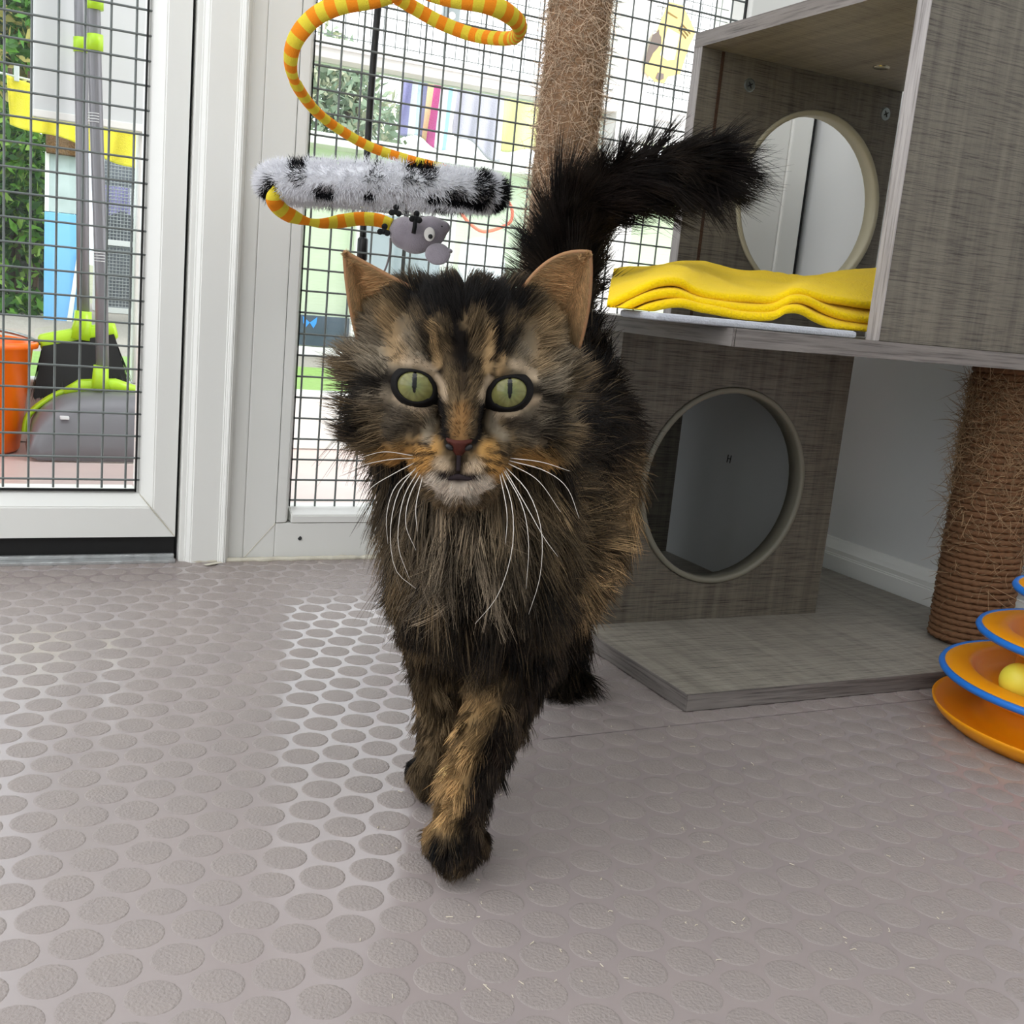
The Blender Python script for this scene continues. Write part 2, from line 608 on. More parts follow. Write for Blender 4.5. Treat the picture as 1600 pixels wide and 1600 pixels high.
# ------------------------------------------------------------------ cat tree
tree = thing('cat_tree', 'tall grey wood-effect cat tree with round portholes, shelf and rope posts by the white wall', 'cat tree', (.8, .95, 0))


def board_with_hole(name, x0, x1, z0, z1, y0, y1, cx, cz, r, m, parent, band, bandmat, seg=56):
    """upright board with a round porthole; the band is the pale lining of the hole"""
    bm = bmesh.new()
    circ = [(cx + r * math.cos(2 * math.pi * i / seg + math.pi / 4), cz + r * math.sin(2 * math.pi * i / seg + math.pi / 4)) for i in range(seg)]

    def rect(i):
        a = 2 * math.pi * i / seg + math.pi / 4
        dx, dz = math.cos(a), math.sin(a)
        k = i * 4 // seg
        e = (i * 4 % seg) / seg
        C = [(x1, z1), (x0, z1), (x0, z0), (x1, z0), (x1, z1)]
        return (C[k][0] + (C[k + 1][0] - C[k][0]) * e, C[k][1] + (C[k + 1][1] - C[k][1]) * e)
    rc = [rect(i) for i in range(seg)]
    rows = []
    for P, y in ((rc, y0), (circ, y0), (circ, y1), (rc, y1)):
        rows.append([bm.verts.new((p[0], y, p[1])) for p in P])
    for a, b in ((0, 1), (1, 2), (2, 3), (3, 0)):
        for i in range(seg):
            j = (i + 1) % seg
            bm.faces.new((rows[a][i], rows[a][j], rows[b][j], rows[b][i]))
    ob = obj(name, bm, m, parent)
    bm = bmesh.new()
    ro, ri, w = r + .0035, r - .0035, .003
    sec = [(ro, y0 - .0006), (r + .002, y0 - w), (ri + .001, y0 - w), (ri, y0), (ri, y1 + .001), (r - .0002, y1 + .001), (r - .0002, y0 - .0006)]
    n = len(sec)
    rows = [[bm.verts.new((cx + q[0] * math.cos(2 * math.pi * i / seg), q[1], cz + q[0] * math.sin(2 * math.pi * i / seg))) for q in sec] for i in range(seg)]
    for i in range(seg):
        for k in range(n):
            bm.faces.new((rows[i][k], rows[i][(k + 1) % n], rows[(i + 1) % seg][(k + 1) % n], rows[(i + 1) % seg][k]))
    c = obj('hole_lining', bm, bandmat, ob, True)
    return ob


def slab(name, lo, hi, m, edge_front, edge_side, parent, bev=.0006):
    """board with its edges covered in strips of edge banding"""
    b = boxo(name, lo, hi, m, parent, bev)
    e = .0008
    if edge_front:
        boxo('front_edge', (lo[0], lo[1] - e, lo[2]), (hi[0], lo[1], hi[2]), edge_front, b, 0)
    if edge_side:
        boxo('side_edge', (lo[0] - e, lo[1], lo[2]), (lo[0], hi[1], hi[2]), edge_side, b, 0)
    return b


slab('base_board', (.5525, .733, .001), (1.045, 1.235, .0165), M_['woodF'], M_['woodE'], M_['woodEy'], tree)
M_['lining'] = mat('grey_hole_lining', (128, 124, 110), .45)
M_['lining2'] = mat('pale_hole_lining', (176, 168, 142), .4)
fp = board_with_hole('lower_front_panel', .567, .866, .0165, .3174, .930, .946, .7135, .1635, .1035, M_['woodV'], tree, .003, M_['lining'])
sp = boxo('lower_side_panel', (.852, .946, .0165), (.866, 1.222, .3174), M_['melamine'], tree)
bm = bmesh.new()
hc = on(1139, 717, 0, .8515)
def stroke(a, b_, wd=.0006):
    a = np.array(a); b_ = np.array(b_)
    tube(bm, [a, (a + b_) / 2, b_], wd, 5, up=(1, 0, 0))
Y_, Z_ = np.array([0, -1, 0]), np.array([0, 0, 1])
L = lambda u, v: hc + Y_ * (u - .15 * v) * .001 + Z_ * v * .001
stroke(L(-4, -5), L(-1.5, 5)); stroke(L(2, -5), L(4.5, 5)); stroke(L(-3, 0), L(3.5, .5))
obj('letter_h', bm, M_['black'], sp)
bp_ = boxo('lower_back_panel', (.567, 1.222, .0165), (.866, 1.236, .3174), M_['woodV'], tree)
boxo('lower_left_shade_panel', (.5672, .946, .0165), (.581, 1.17, .3174), M_['woodV'], tree)  # unseen side piece, its depth chosen to darken the inside of the box
seam = on(1150, 512, 1, .735)[0]
sh = slab('shelf_board', (seam + .0004, .735, .3176), (1.045, 1.236, .3326), M_['woodF'], M_['woodE'], None, tree)
sh2 = slab('shelf_board', (.5525, .7353, .3177), (seam - .0004, 1.236, .3326), M_['woodF'], M_['woodE'], M_['woodEy'], tree)
# upper box
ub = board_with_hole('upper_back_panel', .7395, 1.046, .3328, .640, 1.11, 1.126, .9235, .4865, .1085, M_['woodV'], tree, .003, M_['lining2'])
boxo('panel_edge', (.7385, 1.1101, .3328), (.7395, 1.1259, .640), M_['woodEz'], ub, 0)
gx = on(1127, 110, 1, 1.11)[0]
bm = bmesh.new()
P0, P1 = on(1126, 78, 1, 1.11), on(1096, 405, 1, 1.11)
box(bm, (gx - .002, 1.1094, .3328), (gx + .002, 1.112, .6395))
obj('raw_groove', bm, M_['mdfraw'], ub)
for q in ((1172, 133), (1384.5, 178)):
    c = on(*q, 1, 1.109)
    bm = bmesh.new()
    tube(bm, [c + np.array([0, 0, 0]), c + np.array([0, .0006, 0]), c + np.array([0, .002, 0])], [.0064, .0078, .008], 20, up=(0, 0, 1))
    s_ = obj('screw', bm, M_['zinc'], ub)
    bm = bmesh.new()
    for a in (.5, .5 + math.pi / 2):
        d = np.array([math.cos(a), 0, math.sin(a)]) * .004
        tube(bm, [c - d + np.array([0, -.0003, 0]), c + np.array([0, -.0003, 0]), c + d + np.array([0, -.0003, 0])], [.0005, .001, .0005], 5, up=(0, 1, 0))
    # cross recess belongs to the screw head: keep it in the same mesh level
    obj('screw_recess', bm, M_['black'], ub)
rf = slab('roof_board', (.7390, .7525, .640), (1.046, 1.126, .6565), M_['woodF'], M_['woodE'], M_['woodEy'], tree)
bm = bmesh.new()
c = on(1377, 105, 2, .6396)
lathe(bm, [(0, c[2] - .0012), (.0085, c[2] - .0014), (.0095, c[2] - .0006), (.0098, c[2] + .001)], c, 24)
obj('cam_bolt', bm, mat('steel_cam', (196, 190, 170), .22, .5, .8), rf, True)
fx = on(1375.0, 523, 1, .736)[0]
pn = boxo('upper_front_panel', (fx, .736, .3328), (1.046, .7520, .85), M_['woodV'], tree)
boxo('panel_edge', (fx - .001, .7362, .3328), (fx, .7518, .85), M_['woodEz'], pn, 0)


# --- rope-wound post under the shelf
def rope_post():
    c = np.array([.979, .812]); R = .0385
    bm = bmesh.new()
    lathe(bm, [(R - .003, .0166), (R - .003, .3172)], c, 40)
    p = obj('rope_post', bm, mat('post_core', (70, 48, 30), .8), tree, True)
    rr, turns, per = .0033, 45, 84
    pitch = (.317 - .017) / turns
    k = np.arange(turns * per + 1)
    th = 2 * math.pi * k / per
    cz = .0195 + pitch * k / per * (1 - .5 / turns)
    S = 12
    ang = np.arange(S) * 2 * math.pi / S
    s = th * R
    A = ang[None] + 0 * s[:, None]
    lob = 1 + .2 * np.cos(3 * (A - 2 * math.pi * s[:, None] / .030))
    wob = rng.normal(0, .00022, k.shape)
    wob = np.convolve(wob, np.ones(9) / 3, 'same')
    rad = (R + wob)[:, None] + rr * lob * np.cos(A)
    zz = cz[:, None] + rr * lob * np.sin(A)
    V = np.stack([c[0] + rad * np.cos(th)[:, None], c[1] + rad * np.sin(th)[:, None], zz], -1).reshape(-1, 3)
    idx = np.arange((len(k) - 1) * S)
    i, j = idx // S, idx % S
    F = np.stack([i * S + j, (i + 1) * S + j, (i + 1) * S + (j + 1) % S, i * S + (j + 1) % S], -1)
    me = bpy.data.meshes.new('sisal_rope')
    me.vertices.add(len(V)); me.vertices.foreach_set('co', V.reshape(-1))
    me.loops.add(F.size); me.loops.foreach_set('vertex_index', F.reshape(-1))
    me.polygons.add(len(F)); me.polygons.foreach_set('loop_start', np.arange(len(F)) * 4)
    me.update(); me.validate()
    link('sisal_rope', me, mat('sisal', (122, 88, 62), .7, .2, var=(260, .35), bump=(1200, .0006)), p, True)
    N = 6500
    a = rng.uniform(0, 2 * math.pi, N); h = rng.beta(1.6, 1.0, N) * .285 + .02
    keep = rng.random(N) < np.clip(.1 + 1.3 * (h - .08) / .22, .08, 1)
    a, h = a[keep], h[keep]; N = len(a)
    base = np.stack([c[0] + (R + .003) * np.cos(a), c[1] + (R + .003) * np.sin(a), h], -1)
    nrm = np.stack([np.cos(a), np.sin(a), 0 * a], -1); tg = np.stack([-np.sin(a), np.cos(a), 0 * a], -1)
    d = tg * rng.normal(0, 1, (N, 1)) + np.array([0, 0, 1]) * rng.normal(0, .8, (N, 1)) + nrm * rng.uniform(.05, .55, (N, 1))
    d = unit(d); Ln = np.minimum(rng.gamma(2.0, .0062, N), .035)[:, None]
    bend = rng.normal(0, .5, (N, 3)) + nrm * .1
    s_ = np.linspace(0, 1, 5)
    P = base[:, None] + Ln[:, :, None] * (d[:, None] * s_[None, :, None] + bend[:, None] * (s_ ** 2)[None, :, None] * .5)
    col = np.array(srgb(176, 146, 112)[:3]) * rng.uniform(.45, 1.25, (N, 1))
    hairs('loose_fibres', P, np.full(N, .00028), col * .8, col, p, M_['hair'])


M_['hair'] = hair_mat('fibre', .6, .2)
rope_post()


# --- fluffy frayed post at the back
def fluffy_post():
    c = np.array([.598, 1.150]); R = .034
    bm = bmesh.new()
    lathe(bm, [(R, .3328), (R, .40), (R * 1.03, .5), (R * .98, .75), (R, .95), (0, .95)], c, 40)
    p = obj('frayed_post', bm, mat('frayed_sisal', (150, 120, 94), .9, .1, var=(160, .4), bump=(300, .003)), tree, True)
    N = 13000
    a = rng.uniform(0, 2 * math.pi, N); h = rng.uniform(.34, .80, N)
    base = np.stack([c[0] + R * np.cos(a), c[1] + R * np.sin(a), h], -1)
    nrm = np.stack([np.cos(a), np.sin(a), 0 * a], -1); tg = np.stack([-np.sin(a), np.cos(a), 0 * a], -1)
    d = unit(tg * rng.normal(0, .9, (N, 1)) + np.array([0, 0, 1]) * rng.normal(-.1, .7, (N, 1)) + nrm * rng.uniform(.15, .7, (N, 1)))
    Ln = np.minimum(rng.gamma(3.2, .0036, N), .024)[:, None]
    bend = rng.normal(0, .8, (N, 3)) - nrm * .35
    s_ = np.linspace(0, 1, 5)
    P = base[:, None] + Ln[:, :, None] * (d[:, None] * s_[None, :, None] + bend[:, None] * (s_ ** 2)[None, :, None] * .5)
    col = np.array(srgb(240, 214, 186)[:3]) * rng.uniform(.4, 1.2, (N, 1))
    hairs('frayed_fibres', P, np.full(N, .00028), col * .75, col, p, M_['hair'])


fluffy_post()
# ------------------------------------------------------------------ corridor behind the mesh
YO = 2.15
bm = bmesh.new()
box(bm, (-1.6, YB + .03, -.03), (3.2, YO + .05, -.001))
tag(obj('floor_corridor', bm, M_['vinyl2']), kind='structure')
bm = bmesh.new()
box(bm, (-.79, YB - .013, 0), (.203, YB + .03, .0045), .0012)
box(bm, (-.79, YB - .002, .0045), (.203, YB + .004, .0085), .001)
tag(obj('trim_3', bm, mat('aluminium_threshold', (190, 192, 192), .35, .5, .6, bump=(60, .003))), kind='structure')
bm = bmesh.new()
box(bm, (-.79, YB + .006, .0045), (.2034, YB + .045, .029))
tag(obj('door_gap_dark_fill', bm, M_['gap']), kind='structure')  # black bar in the gap under the door, standing for its darkness

M_['pane'] = bpy.data.materials.new('window_pane')
M_['pane'].use_nodes = True
n, l = M_['pane'].node_tree.nodes, M_['pane'].node_tree.links
n.remove(n['Principled BSDF'])
tr = n.new('ShaderNodeBsdfTransparent'); tr.inputs['Color'].default_value = (.93, .95, .95, 1)
gl = n.new('ShaderNodeBsdfGlossy'); gl.inputs['Roughness'].default_value = .03
fr = n.new('ShaderNodeFresnel'); fr.inputs['IOR'].default_value = 1.45
mx = n.new('ShaderNodeMixShader')
l.new(fr.outputs[0], mx.inputs[0]); l.new(tr.outputs[0], mx.inputs[1]); l.new(gl.outputs[0], mx.inputs[2])
l.new(mx.outputs[0], n['Material Output'].inputs['Surface'])

ow = thing('window_2', None, None, (.6, YO, 0), kind='structure')
boxo('bottom_frame', (-1.2, YO, 0), (3.0, YO + .06, .115), M_['upvc'], ow, .004)
zt0, zt1 = on(500, 92, 1, YO)[2], on(500, 58, 1, YO)[2]
boxo('transom', (.31, YO - .02, zt0), (3.0, YO + .05, zt1), M_['upvc'], ow, .004)
boxo('transom_bead', (.31, YO - .026, zt0 + .018), (3.0, YO - .02, zt0 + .022), M_['upvc'], ow, .001)
for a in ((-1.2, -1.14), (.255, .315)):
    boxo('upright', (a[0], YO, .115), (a[1], YO + .06, 2.2), M_['upvc'], ow, .004)
xa, xb = on(962, 120, 1, YO)[0], on(1006, 120, 1, YO)[0]
boxo('upright', (xa, YO - .022, .115), (xb, YO + .06, 2.2), M_['upvc'], ow, .004)
xc = on(1130, 120, 1, YO)[0]
boxo('rail', (xb, YO - .012, on(1050, 232, 1, YO)[2]), (3.0, YO + .05, on(1050, 158, 1, YO)[2]), M_['upvc'], ow, .004)
boxo('upright', (xc, YO - .012, .115), (xc + .07, YO + .06, 2.2), M_['upvc'], ow, .004)
boxo('head_frame', (-1.2, YO, 2.1), (3.0, YO + .06, 2.2), M_['upvc'], ow, .004)
bm = bmesh.new()
box(bm, (-1.14, YO + .02, .115), (.255, YO + .024, 2.1)); box(bm, (.315, YO + .024, .115), (xa, YO + .028, zt0))
obj('pane', bm, M_['pane'], ow)
xs = list(np.arange(.32, xa, .0254)) + list(np.arange(xb + .005, xc, .0254))
zs = list(np.arange(zt1 + .01, 1.25, .0254))
o = obj('wire_mesh', wire_mesh(list(np.arange(.32, xa, .0254)), zs, YO + .01, .001), M_['wire'], ow); o['kind'] = 'stuff'
o = obj('wire_mesh', wire_mesh(list(np.arange(xb + .01, xc, .0254)), list(np.arange(on(1050, 158, 1, YO)[2] + .01, 1.3, .0254)), YO + .012, .001), M_['wire'], ow); o['kind'] = 'stuff'
# white infill panel in the outer door
p0, p1 = on(51, 182, 1, YO - .02), on(231, 205, 1, YO - .02)
pl = boxo('infill_panel', (p0[0], YO - .028, p0[2]), (p1[0] + .01, YO - .004, 1.35), M_['upvc2'], ow, .003)
boxo('panel_lip', (p0[0], YO - .031, p0[2]), (p1[0] + .01, YO - .028, p0[2] + .012), M_['upvc'], pl, .001)
a = on(705, 22, 1, YO - .03)
bm = bmesh.new(); box(bm, (a[0] - .018, YO - .035, a[2] - .02), (a[0] + .018, YO - .021, a[2] + .03), .003)
obj('latch_plate', bm, M_['zinc'], ow)
bm = bmesh.new(); tube(bm, [(a[0], YO - .0365, a[2] - .004), (a[0], YO - .036, a[2] - .004), (a[0], YO - .035, a[2] - .004)], .007, 14)
obj('latch_hole', bm, M_['upvc'], ow)

# printed leaflet of a cat taped on the outer frame
def leaflet():
    c = on(1047, 68, 1, YO - .03)
    t = thing('leaflet', 'torn buff paper leaflet with a tabby cat picture taped to the white outer frame', 'leaflet', tuple(c))
    A = math.radians(-9)
    ux, uz = np.array([math.cos(A), 0, math.sin(A)]), np.array([-math.sin(A), 0, math.cos(A)])
    def quad(name, pts, col, dy, m=None):
        bm = bmesh.new()
        f = [bm.verts.new(c + ux * p[0] + uz * p[1] + np.array([0, dy, 0])) for p in pts]
        g = [bm.verts.new(c + ux * p[0] + uz * p[1] + np.array([0, dy + .0008, 0])) for p in pts]
        k = len(pts)
        bm.faces.new(f); bm.faces.new(g[::-1])
        for i in range(k): bm.faces.new((f[i], f[(i + 1) % k], g[(i + 1) % k], g[i]))
        return obj(name, bm, mat(name, col, .6, .2), t)
    s = .00126
    P = lambda L: [(x * s, y * s) for x, y in L]
    quad('sheet', P([(-38, -58), (-30, 18), (-22, 62), (6, 66), (24, 52), (44, 34), (38, 8), (34, -40), (12, -52), (8, -64), (-12, -68)]), (228, 198, 130), 0)
    quad('pale_patch', P([(-14, -24), (-12, 22), (14, 20), (16, -22), (2, -28)]), (246, 234, 196), -.0006)
    quad('cat_picture', P([(-40, -46), (-38, -14), (-37, 2), (-31, 8), (-28, 14), (-25, 7), (-20, 4), (-17, -6), (-22, -16), (-28, -26), (-32, -44)]), (120, 108, 100), -.0008)
    quad('cat_picture_paw', P([(-12, -62), (-10, -52), (2, -50), (4, -58), (-4, -64)]), (130, 116, 110), -.0008)
    for i in range(3):
        quad('text_line', P([(12 - i * 1, 36 - i * 5), (12 - i, 39 - i * 5), (34 - i * 3, 30 - i * 5), (34 - i * 3, 27 - i * 5)]), (120, 100, 60), -.0007)
    quad('text_line', P([(-22, 44), (-22, 47), (2, 44), (2, 42)]), (140, 116, 70), -.0007)


leaflet()

# black rod hanging behind the mesh
bm = bmesh.new()
pts = [on(x, y, 1, 1.312) for x, y in ((602, -60), (592, 0), (578, 170), (569, 330), (567, 372))]
tube(bm, spline(pts, 5), .0042, 10)
o = thing('hanging_rod', 'black rod with a thicker tip hanging upright behind the mesh window', 'rod', tuple(on(567, 410, 1, 1.312)))
obj('rod', bm, M_['black'], o, True)
bm = bmesh.new()
tube(bm, [on(567.5, 370, 1, 1.312), on(567, 374, 1, 1.312), on(565.5, 405, 1, 1.312), on(565, 410, 1, 1.312)], [.0042, .0066, .0066, .004], 12)
obj('tip', bm, M_['black'], o, True)

bm = bmesh.new()
tube(bm, [on(570.5, 312, 1, 1.312), on(570, 319, 1, 1.312), on(569.5, 328, 1, 1.312)], .0047, 10)
obj('yellow_band', bm, mat('yellow_tape', (236, 214, 40), .5), o, True)

# ------------------------------------------------------------------ broom and dustpan
M_['lime'] = mat('lime_plastic', (172, 214, 40), .35)
M_['greypl'] = mat('grey_plastic', (112, 112, 116), .3)
M_['tubegrey'] = mat('grey_pole', (124, 124, 128), .3, .5, .2)
M_['bristle'] = mat('black_bristle', (12, 12, 13), .6)
dp = thing('dustpan', 'grey lobby dustpan with a lime rim on a tall grey pole beside the orange bucket', 'dustpan', tuple(on(150, 703, 2, 0)))
yb = 2.0
bl, br = on(38, 700, 2, 0), on(300, 705, 2, 0)
cx_, wx_ = (bl[0] + br[0]) / 2, (br[0] - bl[0]) / 2
# hood: rounded shell, long side towards the camera
bm = bmesh.new()
NU, NV = 28, 10
H0 = on(150, 612, 1, yb)[2]
rows = []
for iv in range(NV + 1):
    v = iv / NV
    row = []
    for iu in range(NU + 1):
        u = iu / NU * 2 - 1
        prof_ = max(0.0, 1 - abs(u) ** 3.2) ** .5
        x = cx_ + wx_ * u * (1 - .12 * (1 - min(v * 3, 1)))
        ang = v * math.pi / 2
        z = H0 * (prof_ * .9 + .1) * math.sin(ang) ** .75
        y = yb - .055 * math.cos(ang) ** .55 + .04 * v * v
        row.append(bm.verts.new((x, y, z + .002)))
    rows.append(row)
for a, b in zip(rows, rows[1:]):
    for i in range(NU):
        bm.faces.new((a[i], a[i + 1], b[i + 1], b[i]))
sol = obj('hood', bm, M_['greypl'], dp, True)
md = sol.modifiers.new('thick', 'SOLIDIFY'); md.thickness = .003
bm = bmesh.new()
rim = [on(*p, 1, yb + .03) for p in ((38, 676), (44, 650), (68, 628), (100, 612), (150, 602), (205, 606), (250, 626), (285, 670))]
tube(bm, spline(rim, 6), .009, 8, up=(0, 1, 0), flat=.6)
bm2 = obj('rim', bm, M_['lime'], dp, True)
bm = bmesh.new()
tube(bm, [on(*p, 1, yb + .02) for p in ((100, 612), (125, 603), (180, 602), (225, 612))], [.006, .012, .012, .006], 8, up=(0, 1, 0))
tube(bm, [on(157, 606, 1, yb + .01), on(157, 590, 1, yb + .01), on(158, 571, 1, yb + .01)], [.0155, .0135, .0125], 12)
obj('pole_socket', bm, M_['lime'], dp, True)
bm = bmesh.new()
tube(bm, [on(*p, 1, yb + .01) for p in ((160, 575), (158, 420), (153, 270), (148, 100), (146, 0), (145, -60))], .0108, 14)
obj('pole', bm, M_['tubegrey'], dp, True)
for q in ((148.5, 66), (149, 2)):
    bm = bmesh.new()
    tube(bm, [on(q[0], q[1] + 13, 1, yb + .005), on(q[0], q[1], 1, yb + .005), on(q[0], q[1] - 12, 1, yb + .005)], .0128, 14)
    obj('clip', bm, M_['lime'], dp, True)
for q in ((148.8, 178), (157, 395)):
    for k in range(4):
        bm = bmesh.new()
        p = on(q[0], q[1] + k * 4.4, 1, yb + .01)
        tube(bm, [p - np.array([0, 0, .0006]), p, p + np.array([0, 0, .0006])], .0114, 14)
        obj('grip_ring', bm, M_['upvc2'], dp, True)
a = on(101, 653, 1, yb - .05)
bm = bmesh.new(); box(bm, a - np.array([.007, .006, .0022]), a + np.array([.007, .012, .0022]), .001)
obj('catch', bm, M_['upvc2'], dp)

br_ = thing('broom', 'black-bristled broom with a lime head leaning behind the grey dustpan', 'broom', tuple(on(125, 640, 1, 2.1)))
yr = 2.095
bm = bmesh.new()
tube(bm, spline([on(*p, 1, yr) for p in ((62, 538), (85, 533), (125, 526), (155, 521), (182, 516))], 5), [.008] + [.0105] * 19 + [.008], 10, up=(0, 1, 0), flat=1.6)
tube(bm, [on(126, 530, 1, yr), on(129, 505, 1, yr), on(130, 486, 1, yr)], [.02, .0155, .0145], 12)
obj('broom_head', bm, M_['lime'], br_, True)
bm = bmesh.new()
top = [(66, 541), (178, 522)]
bot = [(52, 622), (200, 600)]
Nx = 64
rows = []
for iv in range(5):
    v = iv / 4
    for side in (0,):
        row = []
        for k in range(Nx):
            u = k / (Nx - 1)
            px_ = top[0][0] + (top[1][0] - top[0][0]) * u + ((bot[0][0] + (bot[1][0] - bot[0][0]) * u) - (top[0][0] + (top[1][0] - top[0][0]) * u)) * v
            py_ = top[0][1] + (top[1][1] - top[0][1]) * u + ((bot[0][1] + (bot[1][1] - bot[0][1]) * u) - (top[0][1] + (top[1][1] - top[0][1]) * u)) * v + (rng.uniform(-3, 4) if iv == 4 else 0)
            row.append((on(px_, py_, 1, yr - .012 - .02 * v), on(px_, py_, 1, yr + .012 + .02 * v)))
        rows.append(row)
G = [[(bm.verts.new(a), bm.verts.new(b)) for a, b in r] for r in rows]
for i in range(4):
    for k in range(Nx - 1):
        for s in (0, 1):
            bm.faces.new((G[i][k][s], G[i][k + 1][s], G[i + 1][k + 1][s], G[i + 1][k][s]))
for i in range(4):
    for k in (0, Nx - 1):
        bm.faces.new((G[i][k][0], G[i][k][1], G[i + 1][k][1], G[i + 1][k][0]))
for k in range(Nx - 1):
    bm.faces.new((G[4][k][0], G[4][k + 1][0], G[4][k + 1][1], G[4][k][1]))
o = obj('bristles', bm, M_['bristle'], br_); o['kind'] = 'stuff'
N = 900
u = rng.random(N)
tp = np.array([on(66 + 112 * a, 541 - 19 * a, 1, yr + rng.uniform(-.01, .01)) for a in u])
bt = np.array([on(52 + 148 * a + rng.normal(0, 5), 622 - 22 * a + rng.uniform(-5, 7), 1, yr + rng.uniform(-.03, .03)) for a in u])
s_ = np.linspace(0, 1, 5)
P = tp[:, None] + (bt - tp)[:, None] * s_[None, :, None]
blk = np.full((N, 3), .004)
hairs('loose_bristles', P, np.full(N, .0005), blk, blk, br_, M_['hair'])
bm = bmesh.new()
tube(bm, [on(*p, 1, yr) for p in ((130, 490), (129, 300), (127, 100), (126, -60))], .0108, 14)
obj('pole', bm, M_['tubegrey'], br_, True)
bm = bmesh.new()
tube(bm, [on(127, 82, 1, yr), on(127, 71, 1, yr), on(127, 59, 1, yr)], .0128, 14)
obj('clip', bm, M_['lime'], br_, True)

# ------------------------------------------------------------------ orange bucket
bc = on(-62, 700, 2, 0)
bk = thing('bucket', 'bright orange plastic bucket on the corridor floor beside the dustpan', 'bucket', tuple(bc))
zt = on(40, 532, 1, bc[1])[2]
rt = .117
bm = bmesh.new()
lathe(bm, [(0, .003), (.088, .003), (.09, .001), (.093, .006), (rt - .004, zt - .012), (rt + .004, zt - .011), (rt + .006, zt - .004), (rt + .004, zt), (rt - .004, zt), (rt - .008, zt - .01), (.085, .01), (0, .009)], bc, 48)
M_['orangepl'] = mat('orange_plastic', (248, 112, 14), .32)
obj('bucket_body', bm, M_['orangepl'], bk, True)
bm = bmesh.new()
a = np.linspace(.15, math.pi - .15, 16)
hp = [(bc[0] + .123 * math.cos(x), bc[1] - .06 * math.sin(x), zt - .008 + .03 * math.sin(x)) for x in a]
tube(bm, hp, .003, 8)
obj('handle', bm, M_['zinc'], bk, True)
# ------------------------------------------------------------------ garden beyond the corridor
bm = bmesh.new()
box(bm, (-40, YO + .06, -.4), (40, 60, -.03))
gr = mat('garden_ground', (150, 152, 128), .9, .1, var=(2, .2), bump=(8, .05))
tag(obj('ground', bm, gr), kind='structure')
bm = bmesh.new()
box(bm, (-3, 2.42, -.03), (5, 4.2, .0), .004)
tag(obj('ground_turf', bm, mat('artificial_turf', (166, 204, 118), .9, .1, var=(40, .25), bump=(400, .01))), kind='structure')
bm = bmesh.new()
box(bm, (-5, 4.2, -.03), (7, 9, -.002), .004)
tag(obj('ground_gravel', bm, mat('grey_gravel', (176, 170, 160), .9, .1, var=(70, .35), bump=(120, .02))), kind='structure')
bm = bmesh.new()
box(bm, (-3, 2.21, -.03), (4, 2.42, .004), .006)
tag(obj('path', bm, mat('pale_paving', (205, 203, 198), .8, .2, var=(12, .1))), kind='structure')


def leaf_mass(name, n, sampler, size, cols, parent, seed=1):
    r = np.random.default_rng(seed)
    P = sampler(n, r)
    a = unit(r.normal(0, 1, (n, 3))); b = unit(np.cross(a, r.normal(0, 1, (n, 3))))
    L = size * r.uniform(.6, 1.4, (n, 1))
    V = np.stack([P - a * L, P - b * L * .38, P + a * L, P + b * L * .38], 1).reshape(-1, 3)
    me = bpy.data.meshes.new(name)
    me.vertices.add(len(V)); me.vertices.foreach_set('co', V.reshape(-1))
    me.loops.add(4 * n); me.loops.foreach_set('vertex_index', np.arange(4 * n))
    me.polygons.add(n); me.polygons.foreach_set('loop_start', np.arange(n) * 4)
    me.polygons.foreach_set('material_index', r.integers(0, len(cols), n))
    me.update()
    o = link(name, me, cols, parent)
    o['kind'] = 'stuff'
    return o


leafA = [mat('leaf', c, .6, .2) for c in ((62, 104, 36), (92, 140, 48), (40, 74, 28), (118, 150, 62))]
leafB = [mat('leaf_blossom', c, .6, .2) for c in ((70, 116, 40), (96, 146, 54), (176, 168, 96), (54, 90, 36))]
leafP = [mat('hazed_leaf', c, .6, .2) for c in ((176, 190, 166), (152, 172, 146), (196, 198, 168), (132, 154, 130))]  # far tree: haze and glare put into washed-out leaf colours


def blob_sampler(blobs):
    B = np.array(blobs, float)

    def f(n, r):
        w_ = B[:, 3] * B[:, 4] * B[:, 5]
        k = r.choice(len(B), n, p=w_ / w_.sum())
        d = unit(r.normal(0, 1, (n, 3))) * r.random((n, 1)) ** .4
        return B[k, :3] + d * B[k, 3:]
    return f


# hedge and shrub seen through the left-hand door
hb = []
for px_, py_, s in ((10, 250, .16), (40, 240, .14), (60, 260, .12), (5, 330, .16), (30, 300, .15), (-40, 300, .3), (-40, 480, .2), (20, 480, .08), (45, 490, .07)):
    c = on(px_, py_, 1, 6.8)
    hb.append((*c, s * 1.85, .3, s * 1.85))
hd = thing('hedge', 'dark green garden hedge beyond the outer glass left of the blue board', 'hedge', tuple(on(20, 470, 1, 6.8)))
bm = bmesh.new()
for q in (-30, 20, 50):
    p = on(q, 470, 1, 6.85); tube(bm, [(p[0], 6.85, -.03), (p[0] + .02, 6.85, .6), (p[0] - .02, 6.85, 1.3)], [.03, .026, .012], 8)
obj('stem', bm, mat('hedge_bark', (70, 54, 40), .9), hd)
leaf_mass('foliage', 5200, blob_sampler(hb), .04, leafA, hd, 3)
a, b_ = on(-400, 480, 1, 7.4), on(66, 330, 1, 7.4)
tag(boxo('garden_fence', (a[0], 7.4, -.03), (on(100, 400, 1, 7.4)[0], 7.46, on(30, 330, 1, 7.4)[2]), mat('dark_fence', (44, 46, 42), .8, .2, var=(20, .4)), None, .004), 'dark weathered fence panel low behind the green hedge', 'fence')
sb = []
